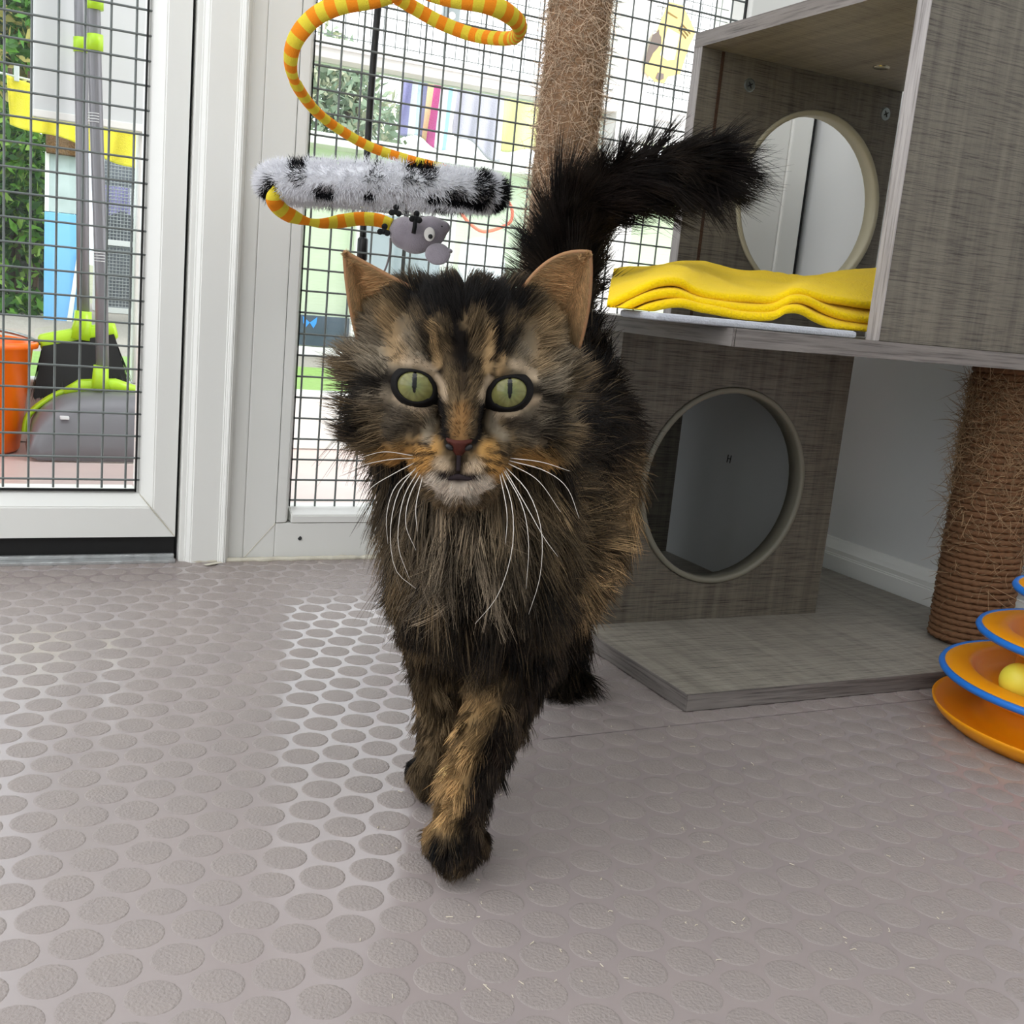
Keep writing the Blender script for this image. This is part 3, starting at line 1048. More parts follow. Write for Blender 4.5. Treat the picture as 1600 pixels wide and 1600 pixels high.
for px_, py_, s in ((25, 60, .3), (45, 100, .28), (10, 20, .3), (50, 30, .2), (-60, 60, .5), (20, 120, .25)):
    c = on(px_, py_, 1, 9.5); sb.append((*c, s * 1.4, .5, s * 1.4))
tr1 = thing('garden_tree', 'bushy green tree with yellowing leaves left of the white infill panel', 'tree', tuple(on(10, 500, 1, 9.5)))
bm = bmesh.new(); p = on(15, 300, 1, 9.6); tube(bm, [(p[0], 9.6, -.03), (p[0], 9.6, 1.2), (p[0] + .1, 9.6, 2.4)], [.07, .06, .03], 8)
obj('trunk', bm, mat('tree_bark', (80, 66, 52), .9), tr1)
leaf_mass('crown', 3600, blob_sampler(sb), .062, leafB, tr1, 5)
sb = []
for px_, py_, s in ((520, 150, .55), (500, 120, .4), (560, 180, .45), (545, 140, .3), (505, 210, .4), (600, 200, .25), (640, 180, .18), (500, 80, .25), (540, 85, .18)):
    c = on(px_, py_, 1, 11); sb.append((*c, s, .5, s))
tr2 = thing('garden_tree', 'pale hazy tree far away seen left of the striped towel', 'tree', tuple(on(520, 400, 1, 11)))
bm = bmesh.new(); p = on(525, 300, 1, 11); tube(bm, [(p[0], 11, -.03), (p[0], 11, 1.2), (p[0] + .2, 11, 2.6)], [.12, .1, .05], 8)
obj('trunk', bm, mat('hazed_bark', (120, 110, 98), .9), tr2)
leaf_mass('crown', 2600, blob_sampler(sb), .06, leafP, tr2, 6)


# ---- washing on lines
def cloth(name, label, corners, y, cols, folds, group=None, sag=.0, nu=40, nv=24, wav=.02):
    """corners: pixel positions TL, TR, BR, BL; cols: list of (u0, colour)"""
    bm = bmesh.new()
    cl = []
    C = [np.array(c, float) for c in corners]
    rows = []
    for j in range(nv + 1):
        v = j / nv
        row = []
        for i in range(nu + 1):
            u = i / nu
            q = (C[0] * (1 - u) + C[1] * u) * (1 - v) + (C[3] * (1 - u) + C[2] * u) * v
            q = q + np.array([0, sag * 4 * u * (1 - u) * (1 - v) + 5 * math.sin(u * 9 + 1) * v])
            yy = y + wav * math.sin(u * folds * 2 * math.pi + v * 1.5) * (.4 + .6 * v)
            row.append(bm.verts.new(on(q[0], q[1], 1, yy)))
        rows.append(row)
    mats = [c for _, c in cols]
    for j in range(nv):
        for i in range(nu):
            f = bm.faces.new((rows[j][i], rows[j][i + 1], rows[j + 1][i + 1], rows[j + 1][i]))
            u = (i + .5) / nu
            k = 0
            for q, (u0, _) in enumerate(cols):
                if u >= u0: k = q
            f.material_index = k
    o = obj(name, bm, mats, None, True)
    md = o.modifiers.new('thick', 'SOLIDIFY'); md.thickness = .004
    tag(o, label, 'washing', group)
    return o


fab = lambda nme, c: mat(nme, c, .9, .1, bump=(300, .002), **{'Sheen Weight': .2})
F_ = {k: fab(k + '_towelling', c) for k, c in dict(lilac=(168, 164, 214), white=(240, 240, 244), paleblue=(190, 214, 240), peach=(238, 206, 160), pink=(226, 66, 160), navy=(120, 122, 160), sky=(150, 206, 240), greylilac=(196, 192, 208), yellow=(255, 248, 170), yellow2=(255, 236, 70)).items()}
cloth('towel', 'striped lilac, blue and pink towel on the washing line outside', ((632, 96), (716, 118), (700, 236), (622, 205)), 3.0,
      [(0, F_['lilac']), (.2, F_['white']), (.3, F_['paleblue']), (.38, F_['navy']), (.46, F_['peach']), (.58, F_['pink']), (.72, F_['white']), (.84, F_['sky']), (.92, F_['white'])], 2, 'washing on the line')
cloth('towel', 'plain grey lilac towel hanging beside the striped towel', ((712, 117), (788, 136), (780, 256), (706, 205)), 3.02,
      [(0, F_['greylilac'])], 3, 'washing on the line', 0, 40, 24, .006)
cloth('towel', 'pale yellow cloth on the line next to the frayed rope post', ((786, 134), (905, 160), (893, 246), (782, 232)), 3.04,
      [(0, F_['yellow'])], 2, 'washing on the line')
cloth('towel', 'bright yellow cloth on a line behind the white infill panel', ((10, 117), (232, 179), (228, 268), (16, 190)), 3.085,
      [(0, F_['yellow2'])], 4, None, 6)
bm = bmesh.new()
tube(bm, [on(580, 86, 1, 3.02), on(760, 131, 1, 3.02), on(930, 172, 1, 3.02)], .003, 6)
tag(obj('washing_line', bm, M_['upvc2']), 'white washing line carrying the striped and grey towels', 'line')
bm = bmesh.new()
tube(bm, [on(-40, 104, 1, 3.1), on(100, 138, 1, 3.1), on(260, 186, 1, 3.1)], .003, 6)
tag(obj('washing_line', bm, M_['upvc2']), 'white washing line carrying the bright yellow cloth', 'line')
a = on(26, 114, 1, 3.09)
bm = bmesh.new(); box(bm, a - np.array([.006, .008, .02]), a + np.array([.006, .008, .02]), .002)
tag(obj('clothes_peg', bm, M_['upvc2']), 'small pale peg clipped on the bright yellow cloth', 'peg')

# ---- pale green shed with white trim
def shiplap(name, c):
    m = bpy.data.materials.new(name); m.use_nodes = True
    n, l = m.node_tree.nodes, m.node_tree.links
    b = n['Principled BSDF']; b.inputs['Base Color'].default_value = srgb(*c); b.inputs['Roughness'].default_value = .6
    t = n.new('ShaderNodeTexCoord'); wv = n.new('ShaderNodeTexWave'); wv.bands_direction = 'Z'; wv.wave_profile = 'SAW'
    wv.inputs['Scale'].default_value = 22
    l.new(t.outputs['Object'], wv.inputs['Vector'])
    bp = n.new('ShaderNodeBump'); bp.inputs['Distance'].default_value = .006; bp.inputs['Strength'].default_value = .8
    l.new(wv.outputs['Fac'], bp.inputs['Height']); l.new(bp.outputs['Normal'], b.inputs['Normal'])
    return m


YS = 4.85
shed = thing('shed', 'pale green shiplap shed with white trim and grey windows beyond the corridor', 'shed', tuple(on(700, 560, 1, YS)))
xs0, xs1 = on(440, 400, 1, YS)[0], on(1250, 400, 1, YS)[0]
ztp = on(500, 232, 1, YS)[2]
zpl = on(480, 541, 1, YS)[2]
boxo('shed_wall', (xs0, YS, zpl), (xs1, YS + 1.6, ztp), shiplap('pale_green_shiplap', (226, 238, 214)), shed, 0)
boxo('plinth', (xs0 - .02, YS - .03, -.03), (xs1, YS, zpl), M_['upvc'], shed, .004)
boxo('eave', (xs0 - .1, YS - .16, ztp), (xs1, YS + 1.7, ztp + .05), M_['upvc'], shed, .004)
zr = on(480, 492, 1, YS)[2]
wn = boxo('dark_window', (on(468, 500, 1, YS)[0], YS - .015, zpl + .005), (on(556, 500, 1, YS)[0], YS - .001, zr), mat('dark_glass', (70, 82, 96), .15, .5, var=(8, .4)), shed, .002)
c = on(484, 504, 1, YS - .017)
bm = bmesh.new()
for s in (-1, 1):
    f = [bm.verts.new((c[0] + s * x * .03, YS - .017, c[2] + z * .03)) for x, z in ((0, 0), (1.1, .9), (1, -.1), (.6, -.8))]
    bm.faces.new(f)
obj('butterfly_sticker', bm, mat('blue_sticker', (60, 150, 236), .4), wn)
for q0, q1 in ((566, 628), (630, 688)):
    za, zb = on(600, 470, 1, YS)[2], on(600, 322, 1, YS)[2]
    f = boxo('window', (on(q0 - 8, 400, 1, YS)[0], YS - .03, za), (on(q1 + 4, 400, 1, YS)[0], YS - .002, zb), M_['upvc'], shed, .004)
    boxo('window_glass', (on(q0, 400, 1, YS)[0], YS - .034, za + .04), (on(q1 - 4, 400, 1, YS)[0], YS - .03, zb - .04), mat('grey_window', (150, 160, 168), .1, .5, var=(5, .2)), f, 0)
for q in (558, 697, 1078):
    boxo('upright_trim', (on(q - 7, 400, 1, YS)[0], YS - .04, .0), (on(q + 7, 400, 1, YS)[0], YS - .001, ztp), M_['upvc'], shed, .004)
q0, q1 = 1074, 1150
boxo('window_glass', (on(q0 + 14, 400, 1, YS)[0], YS - .034, .3), (on(q1, 400, 1, YS)[0], YS - .002, on(1100, 415, 1, YS)[2]), mat('darker_grey_window', (120, 128, 138), .1), shed, 0)  # glass of a darker grey than the other shed windows
a = on(706, 262, 1, YS)
boxo('lamp_box', (a[0] - .05, YS - .08, a[2] - .06), (a[0] + .05, YS - .002, a[2] + .03), mat('grey_lamp_box', (150, 160, 160), .5), shed, .008)

# white moulded chair and an orange cord in front of the shed
ch = thing('garden_chair', 'white moulded plastic chair standing in front of the shed', 'chair', tuple(on(755, 560, 1, 4.3)))
YC = 4.3
bm = bmesh.new()
rows = []
for j in range(9):
    v = j / 8
    row = []
    for i in range(11):
        u = i / 10 * 2 - 1
        px_ = 752 + u * (36 - 8 * v ** 3); py_ = 470 - (470 - 372) * v + 10 * u * u * v
        row.append(bm.verts.new(on(px_, py_, 1, YC + .04 * u * u + .06 * v)))
    rows.append(row)
for a, b in zip(rows, rows[1:]):
    for i in range(10): bm.faces.new((a[i], a[i + 1], b[i + 1], b[i]))
M_['chair'] = mat('white_moulded_plastic', (234, 238, 242), .4)
o = obj('backrest', bm, M_['chair'], ch, True); o.modifiers.new('t', 'SOLIDIFY').thickness = .012
s0 = on(718, 470, 1, YC); s1 = on(788, 470, 1, YC)
boxo('seat', (s0[0], YC - .32, s0[2] - .03), (s1[0], YC + .02, s0[2]), M_['chair'], ch, .01)
for x_ in (s0[0] + .02, s1[0] - .02):
    for y_ in (YC - .3, YC):
        bm = bmesh.new(); tube(bm, [(x_, y_, -.03), (x_, y_, .1), (x_, y_, s0[2] - .02)], [.014, .018, .02], 8)
        obj('leg', bm, M_['chair'], ch, True)
bm = bmesh.new()
tube(bm, spline([on(*p, 1, 4.2) for p in ((718, 330), (735, 350), (757, 362), (790, 352), (800, 340), (796, 318), (770, 300), (735, 306), (718, 330))], 6), .007, 8)
tag(obj('orange_cord', bm, mat('orange_cord', (232, 110, 76), .6)), 'loop of orange cord hanging above the white garden chair', 'cord')

# ---- blue board, clear tank, mesh pen
YP = 6.3
a, b_ = on(68, 500, 1, YP), on(123, 336, 1, YP)
bb = thing('blue_board', 'sky blue upright board standing on the gravel left of the broom poles', 'board', (a[0], YP, 0))
boxo('board_panel', (a[0], YP, -.005), (b_[0] + .03, YP + .02, b_[2]), mat('sky_blue_board', (120, 186, 240), .45, var=(6, .06)), bb, .004)
bm = bmesh.new()
prism(bm, [(on(104, 500, 1, YP)[0], -.005), (on(112, 500, 1, YP)[0], -.005), (on(126, 392, 1, YP)[0], on(126, 392, 1, YP)[2]), (on(121, 392, 1, YP)[0], on(121, 392, 1, YP)[2])], YP - .02, YP - .001)
obj('white_strut', bm, M_['upvc'], bb)
tk = thing('clear_screen', 'clear plastic screen with a brown top box above the blue board', 'screen', (a[0], YP, b_[2]))
boxo('screen_panel', (a[0], YP + .002, b_[2] + .002), (b_[0] + .03, YP + .014, on(95, 240, 1, YP)[2]), mat('frosted_screen', (176, 192, 192), .35, .5, var=(14, .25)), tk, .003)
boxo('screen_edge', (a[0], YP - .004, b_[2] + .002), (a[0] + .02, YP + .001, on(95, 240, 1, YP)[2]), M_['upvc'], tk, .002)
boxo('brown_box', (a[0] + .004, YP - .06, on(95, 243, 1, YP)[2] + .002), (b_[0] + .03, YP + .06, on(95, 198, 1, YP)[2]), mat('brown_wicker', (104, 78, 48), .8, .2, var=(60, .5), bump=(120, .01)), tk, .006)
YM = 7.6
a, b_ = on(158, 505, 1, YM), on(232, 226, 1, YM)
pen = thing('mesh_pen', 'grey wire-fronted pen far behind the broom poles', 'pen', (a[0], YM, 0))
boxo('pen_back', (a[0], YM + .25, 0), (b_[0] + .25, YM + .3, b_[2] + .1), mat('pen_back_grey', (110, 116, 124), .8, .2, var=(5, .3)), pen, 0)  # plain grey back board with random mottling
for z_ in (.0, on(190, 385, 1, YM)[2], b_[2]):
    boxo('pen_rail', (a[0], YM - .02, z_), (b_[0] + .25, YM + .02, z_ + .035), M_['upvc2'], pen, .002)
boxo('pen_post', (a[0] - .03, YM - .02, 0), (a[0], YM + .3, b_[2] + .1), M_['upvc2'], pen, .002)
o = obj('pen_mesh', wire_mesh(list(np.arange(a[0], b_[0] + .3, .021)), list(np.arange(.02, b_[2], .021)), YM, .0026), mat('pen_wire', (150, 156, 158), .5), pen); o['kind'] = 'stuff'
cloth('towel', 'pale lilac cloth draped inside the far mesh pen', ((162, 288), (236, 300), (236, 345), (162, 330)), YM + .1,
      [(0, F_['lilac']), (.55, F_['white'])], 3, None)
a = on(470, 300, 1, 14)
tag(boxo('far_house', (a[0], 14, -.1), (a[0] + 9, 16, on(500, 236, 1, 14)[2]), mat('white_render', (236, 238, 240), .7), None, .02), 'white rendered wall showing under the pale hazy tree', 'building')
# ------------------------------------------------------------------ blanket and pad on the shelf
ZS = .3326
def fold_layer(bm, front, back, yf, yb_, th, nu=70, nv=14, wr=.0015, seed=0):
    """one thickness of folded fleece: front / back edge lines given as pixel polylines"""
    fp_ = spline([on(*p, 1, yf) for p in front], 10)
    bp2 = spline([on(*p, 1, yb_) for p in back], 10)
    def resamp(P):
        u = np.linspace(0, 1, nu + 1) * (len(P) - 1)
        i = np.minimum(u.astype(int), len(P) - 2); f = (u - i)[:, None]
        return P[i] * (1 - f) + P[i + 1] * f
    A, B = resamp(fp_), resamp(bp2)
    ring = []
    for k in range(nv + 1):                    # top, back to front
        ring.append((1 - k / nv, 1.0, 0.0))
    for a in (45, 90, 135):
        ring.append((0.0, math.cos(math.radians(a)), math.sin(math.radians(a))))
    for k in range(0, nv + 1):
        ring.append((k / nv, -1.0, 0.0))
    rows = []
    for i in range(nu + 1):
        row = []
        for v, h, n_ in ring:
            p = A[i] * (1 - v) + B[i] * v
            s_ = v ** .8
            z = A[i][2] * (1 - s_) + B[i][2] * s_
            nn = mnoise.noise((p[0] * 26 + seed, p[1] * 22, seed * 3.1))
            z += wr * nn * 2 * min(1, 3 * v + .3)
            z = max(z + h * th / 2, ZS + .0078 if h > 0 else ZS + .0070)
            row.append(bm.verts.new((p[0], p[1] - n_ * th * .55, z)))
        rows.append(row)
    for a, b in zip(rows, rows[1:]):
        for i in range(len(ring) - 1):
            bm.faces.new((a[i], a[i + 1], b[i + 1], b[i]))
    for r in (rows[0], rows[-1]):
        m_ = len(r)
        for i in range(m_ // 2 - 1):
            bm.faces.new((r[i], r[i + 1], r[m_ - 2 - i], r[m_ - 1 - i]))


M_['fleece'] = mat('yellow_fleece', (248, 208, 2), .95, .1, bump=(420, .0018), var=(30, .06), **{'Sheen Weight': .12, 'Sheen Roughness': .5})
bl_ = thing('blanket', 'folded bright yellow fleece blanket lying in waves on the cat tree shelf', 'blanket', (.62, .86, ZS))
bm = bmesh.new()
fold_layer(bm, ((948, 478), (985, 458), (1025, 443), (1060, 441), (1085, 455), (1110, 463), (1160, 467), (1205, 468), (1238, 456), (1262, 459), (1300, 468), (1372, 479)),
           ((958, 430), (1010, 424), (1060, 414), (1100, 412), (1145, 424), (1200, 432), (1260, 437), (1310, 430), (1350, 424), (1385, 420)), .782, .985, .0078, seed=1, wr=.003)
bm2_ = bm
fold_layer(bm, ((952, 496), (985, 476), (1020, 462), (1055, 459), (1090, 472), (1130, 478), (1170, 484), (1205, 482), (1236, 468), (1262, 470), (1290, 484), (1320, 494), (1372, 503)),
           ((958, 446), (1060, 430), (1145, 436), (1260, 447), (1385, 434)), .776, .975, .0078, seed=2)
fold_layer(bm, ((956, 507), (985, 494), (1015, 481), (1060, 474), (1095, 482), (1130, 488), (1165, 494), (1205, 495), (1228, 484), (1250, 484), (1272, 496), (1300, 508), (1330, 515), (1372, 519)),
           ((960, 458), (1060, 444), (1145, 446), (1260, 455), (1385, 446)), .770, .965, .0074, seed=3)
obj('folded_fleece', bm, M_['fleece'], bl_, True)
bm = bmesh.new()
x0, x1 = on(1026, 497, 1, .742)[0], on(1340, 521, 1, .742)[0]
box(bm, (x0, .742, ZS + .0003), (x1, .80, ZS + .0066), .0029)
bmesh.ops.subdivide_edges(bm, edges=bm.edges[:], cuts=2, use_grid_fill=True)
tag(obj('pad', bm, mat('grey_felt', (188, 190, 198), .95, .1, bump=(700, .001), var=(60, .08), **{'Sheen Weight': .3}), None, True), 'thin pale grey felt pad under the yellow blanket on the shelf', 'pad')

# ------------------------------------------------------------------ ball track toy
tc_ = np.array([.8925, .598])
M_['orange'] = mat('orange_toy_plastic', (246, 160, 12), .42, .4, **{'Subsurface Weight': .08, 'Subsurface Radius': (.004, .002, .0005)})
M_['blue'] = mat('blue_toy_rim', (36, 120, 214), .4)
M_['yellowpl'] = mat('yellow_toy_ball', (240, 226, 74), .45)
ty = thing('ball_track_toy', 'tiered orange ball track cat toy with blue rims on the floor by the cat tree', 'cat toy', (tc_[0], tc_[1], 0))
bm = bmesh.new()
lathe(bm, [(0, .0006), (.118, .0006), (.127, .008), (.1305, .0135), (.1312, .016), (.1298, .0165), (.127, .0135), (.118, .008), (.1, .006), (.088, .010), (.084, .018), (.078, .035), (.074, .04), (0, .04)], tc_, 96)
obj('base_tray', bm, M_['orange'], ty, True)
TIERS = [(.1285, .047), (.103, .0875), (.079, .129)]
for k, (R, z) in enumerate(TIERS):
    bm = bmesh.new()
    gi, go = R - .062, R - .028
    top = z + .034
    lathe(bm, [(gi - .006, z - .013), (go + .004, z - .013), (R - .004, z - .003), (R - .001, z), (R - .004, z + .0025), (go + .004, z + .0045), (go, z + .002), (go - .005, z - .008), (gi + .007, z - .0085), (gi + .001, z - .003), (gi - .002, z + .02), (gi - .004, top - .007), (0, top - .007)], tc_, 96)
    t_ = obj('track_tier', bm, M_['orange'], ty, True)
    bm = bmesh.new()
    a = np.linspace(0, 2 * math.pi, 97)
    lathe(bm, [(R - .0035, z - .0032), (R, z - .0028), (R + .0016, z), (R, z + .0028), (R - .0035, z + .003), (R - .0042, z), (R - .0035, z - .0032)], tc_, 96)
    obj('blue_rim', bm, M_['blue'], t_, True)
best = None
R, z = TIERS[0]
gm = R - .045
for a in np.linspace(0, 2 * math.pi, 721):
    p = np.array([tc_[0] + gm * math.cos(a), tc_[1] + gm * math.sin(a), z - .0085 + .0165])
    q = pix(p)
    d = abs(q[0] - 1592) + (5 if q[2] > .95 else 0) * 100
    if best is None or d < best[0]: best = (d, p)
bm = bmesh.new()
ellipsoid(bm, best[1], (.0163,) * 3, None, 4)
tag(obj('ball', bm, M_['yellowpl'], None, True), 'pale yellow ball sitting in the lower track of the orange toy', 'ball')

# ------------------------------------------------------------------ hanging spiral toy with plush ring and mouse
ht = thing('spiral_toy', 'hanging striped yellow and orange spiral cat toy with a spotted plush ring and grey mouse', 'cat toy', tuple(at(620, 200, 1.08)))
M_['stripe'] = bpy.data.materials.new('striped_cotton')
M_['stripe'].use_nodes = True
n, l = M_['stripe'].node_tree.nodes, M_['stripe'].node_tree.links
b = n['Principled BSDF']; b.inputs['Roughness'].default_value = .85; b.inputs['Specular IOR Level'].default_value = .15
at_ = n.new('ShaderNodeAttribute'); at_.attribute_name = 'arc'
m1 = n.new('ShaderNodeMath'); m1.operation = 'MULTIPLY'; m1.inputs[1].default_value = 1 / .0192
m2 = n.new('ShaderNodeMath'); m2.operation = 'FRACT'
m3 = n.new('ShaderNodeMath'); m3.operation = 'GREATER_THAN'; m3.inputs[1].default_value = .5
l.new(at_.outputs['Fac'], m1.inputs[0]); l.new(m1.outputs[0], m2.inputs[0]); l.new(m2.outputs[0], m3.inputs[0])
mx = n.new('ShaderNodeMix'); mx.data_type = 'RGBA'
mx.inputs['A'].default_value = srgb(226, 204, 62); mx.inputs['B'].default_value = srgb(240, 142, 32)
l.new(m3.outputs[0], mx.inputs['Factor']); l.new(mx.outputs['Result'], b.inputs['Base Color'])
tcn = n.new('ShaderNodeTexCoord'); zz = n.new('ShaderNodeTexNoise'); zz.inputs['Scale'].default_value = 900
l.new(tcn.outputs['Object'], zz.inputs['Vector'])
bp = n.new('ShaderNodeBump'); bp.inputs['Distance'].default_value = .0008; bp.inputs['Strength'].default_value = .7
l.new(zz.outputs['Fac'], bp.inputs['Height']); l.new(bp.outputs['Normal'], b.inputs['Normal'])
bm = bmesh.new()
lay = bm.verts.layers.float.new('arc')
K = lambda L: spline([at(*p) for p in L], 10)
p1 = K([(556, -330, 1.05), (552, -250, 1.05), (530, -190, 1.07), (490, -140, 1.09), (480, -95, 1.08), (520, -62, 1.06), (600, -40, 1.02), (690, -8, 1.0), (760, 6, 1.0), (798, 24, 1.02), (813, 44, 1.06), (803, 58, 1.11), (775, 60, 1.14), (735, 53, 1.16), (690, 36, 1.16), (650, 14, 1.15), (618, -6, 1.13), (582, -32, 1.11), (560, -64, 1.09), (580, -98, 1.06), (640, -112, 1.03), (705, -104, 1.01), (728, -78, 1.005), (690, -50, 1.0), (640, -22, .995)])
tube(bm, p1, np.concatenate([np.full(110, .0088), np.full(60, .0075), np.full(len(p1) - 170, .0086)]), 12, True, .72, layer=lay)
p2 = K([(664, -35, .998), (640, -22, .996), (590, -4, .99), (530, 8, .99), (490, 28, 1.0), (462, 62, 1.01), (454, 98, 1.03), (462, 130, 1.06), (490, 170, 1.1), (530, 202, 1.13), (580, 230, 1.15), (640, 250, 1.16), (700, 265, 1.16)])
tube(bm, p2, np.concatenate([np.full(45, .0088), np.linspace(.0088, .006, 25), np.full(len(p2) - 70, .0072)]), 12, True, .72, layer=lay)
p3 = K([(436, 298, 1.03), (428, 312, 1.03), (442, 330, 1.045), (470, 343, 1.06), (500, 349, 1.07), (530, 346, 1.08), (560, 342, 1.08), (590, 344, 1.08), (612, 352, 1.08)])
tube(bm, p3, np.concatenate([np.linspace(.0075, .0078, 25), np.linspace(.0078, .004, 10), np.linspace(.004, .0075, 15), np.full(len(p3) - 50, .0078)]), 12, True, .6, layer=lay)
obj('spiral_cord', bm, M_['stripe'], ht, True)
bm = bmesh.new()
q_ = at(556, -330, 1.05)
tube(bm, [q_, (q_[0], q_[1] + .005, 1.6), (q_[0], q_[1] + .01, 2.3)], .0012, 6, up=(0, 1, 0))
obj('hanging_string', bm, M_['upvc2'], ht)
# plush ring: a fur covered hoop seen almost edge-on
cR = at(599, 294, 1.085)
e1 = unit(at(790, 305, 1.085) - at(405, 288, 1.085))
back = unit(at(601, 306, 1.19) - cR)
e3 = unit(np.cross(e1, back)); e2 = np.cross(e3, e1)
RR, rr_ = .1085, .0135
bm = bmesh.new()
NA, NB = 72, 16
rows = []
for i in range(NA):
    a = 2 * math.pi * i / NA
    d = e1 * math.cos(a) + e2 * math.sin(a) * .82
    dn = unit(d)
    rows.append([bm.verts.new(cR + d * RR + rr_ * (dn * math.cos(2 * math.pi * j / NB) + e3 * math.sin(2 * math.pi * j / NB))) for j in range(NB)])
for i in range(NA):
    for j in range(NB):
        bm.faces.new((rows[i][j], rows[(i + 1) % NA][j], rows[(i + 1) % NA][(j + 1) % NB], rows[i][(j + 1) % NB]))
ring = obj('plush_ring', bm, mat('white_plush', (222, 222, 226), .95, .1), ht, True)
N = 26000
a = rng.uniform(0, 2 * math.pi, N); b_ = rng.uniform(0, 2 * math.pi, N)
D = e1 * np.cos(a)[:, None] + e2 * (np.sin(a) * .82)[:, None]
Dn = unit(D)
nr = Dn * np.cos(b_)[:, None] + e3 * np.sin(b_)[:, None]
base = cR + D * RR + rr_ * .96 * nr
tg = unit(-e1 * np.sin(a)[:, None] + e2 * np.cos(a)[:, None])
d = unit(nr + rng.normal(0, .28, (N, 3)) + tg * .1 + np.array([0, 0, -.15]))
Ln = rng.uniform(.006, .0095, (N, 1))
s_ = np.linspace(0, 1, 5)
bend = rng.normal(0, .35, (N, 3))
P = base[:, None] + Ln[:, :, None] * (d[:, None] * s_[None, :, None] + bend[:, None] * (s_ ** 2)[None, :, None] * .5)
qx, qy, _ = pix(base)
# black spots of the plush, scattered round the hoop (angle along, angle round)
spots = np.zeros(N)
front = (D @ (CAM - cR)) > 0
for x_, y_, w_, h_ in ((425, 305, 11, 24), (440, 324, 20, 9), (466, 270, 12, 17), (508, 296, 14, 8), (585, 278, 12, 10), (577, 305, 7, 8), (657, 272, 20, 17), (640, 283, 12, 6), (678, 314, 11, 10), (710, 306, 14, 13), (752, 295, 14, 20), (740, 316, 14, 9), (783, 297, 6, 13), (588, 252, 14, 6), (702, 256, 9, 7), (545, 248, 14, 5), (418, 328, 16, 6), (778, 318, 8, 8)):
    dd = ((qx - x_) / (w_ * 1.2)) ** 2 + ((qy - y_) / (h_ * 1.2)) ** 2
    spots = np.maximum(spots, (dd < 1 + rng.normal(0, .22, N)) * 1.0 * (front | (y_ < 262)))
# the unseen far side carries spots of its own
nzv = np.array([mnoise.noise((math.cos(x) * 4.2, math.sin(x) * 4.2, y * 1.1)) for x, y in zip(a[::1], b_[::1])])
spots = np.maximum(spots, ((nzv > .33) & (~front) & (qy > 262)) * 1.0)
wht = np.array(srgb(236, 236, 240)[:3]); bk_ = np.array(srgb(18, 18, 22)[:3])
cl = wht[None] * (1 - spots[:, None]) + bk_[None] * spots[:, None]
M_['plushhair'] = hair_mat('plush_fibre', .8, .1)
hairs('plush_pile', P, np.full(N, .00022), cl * .9, cl, ring, M_['plushhair'])

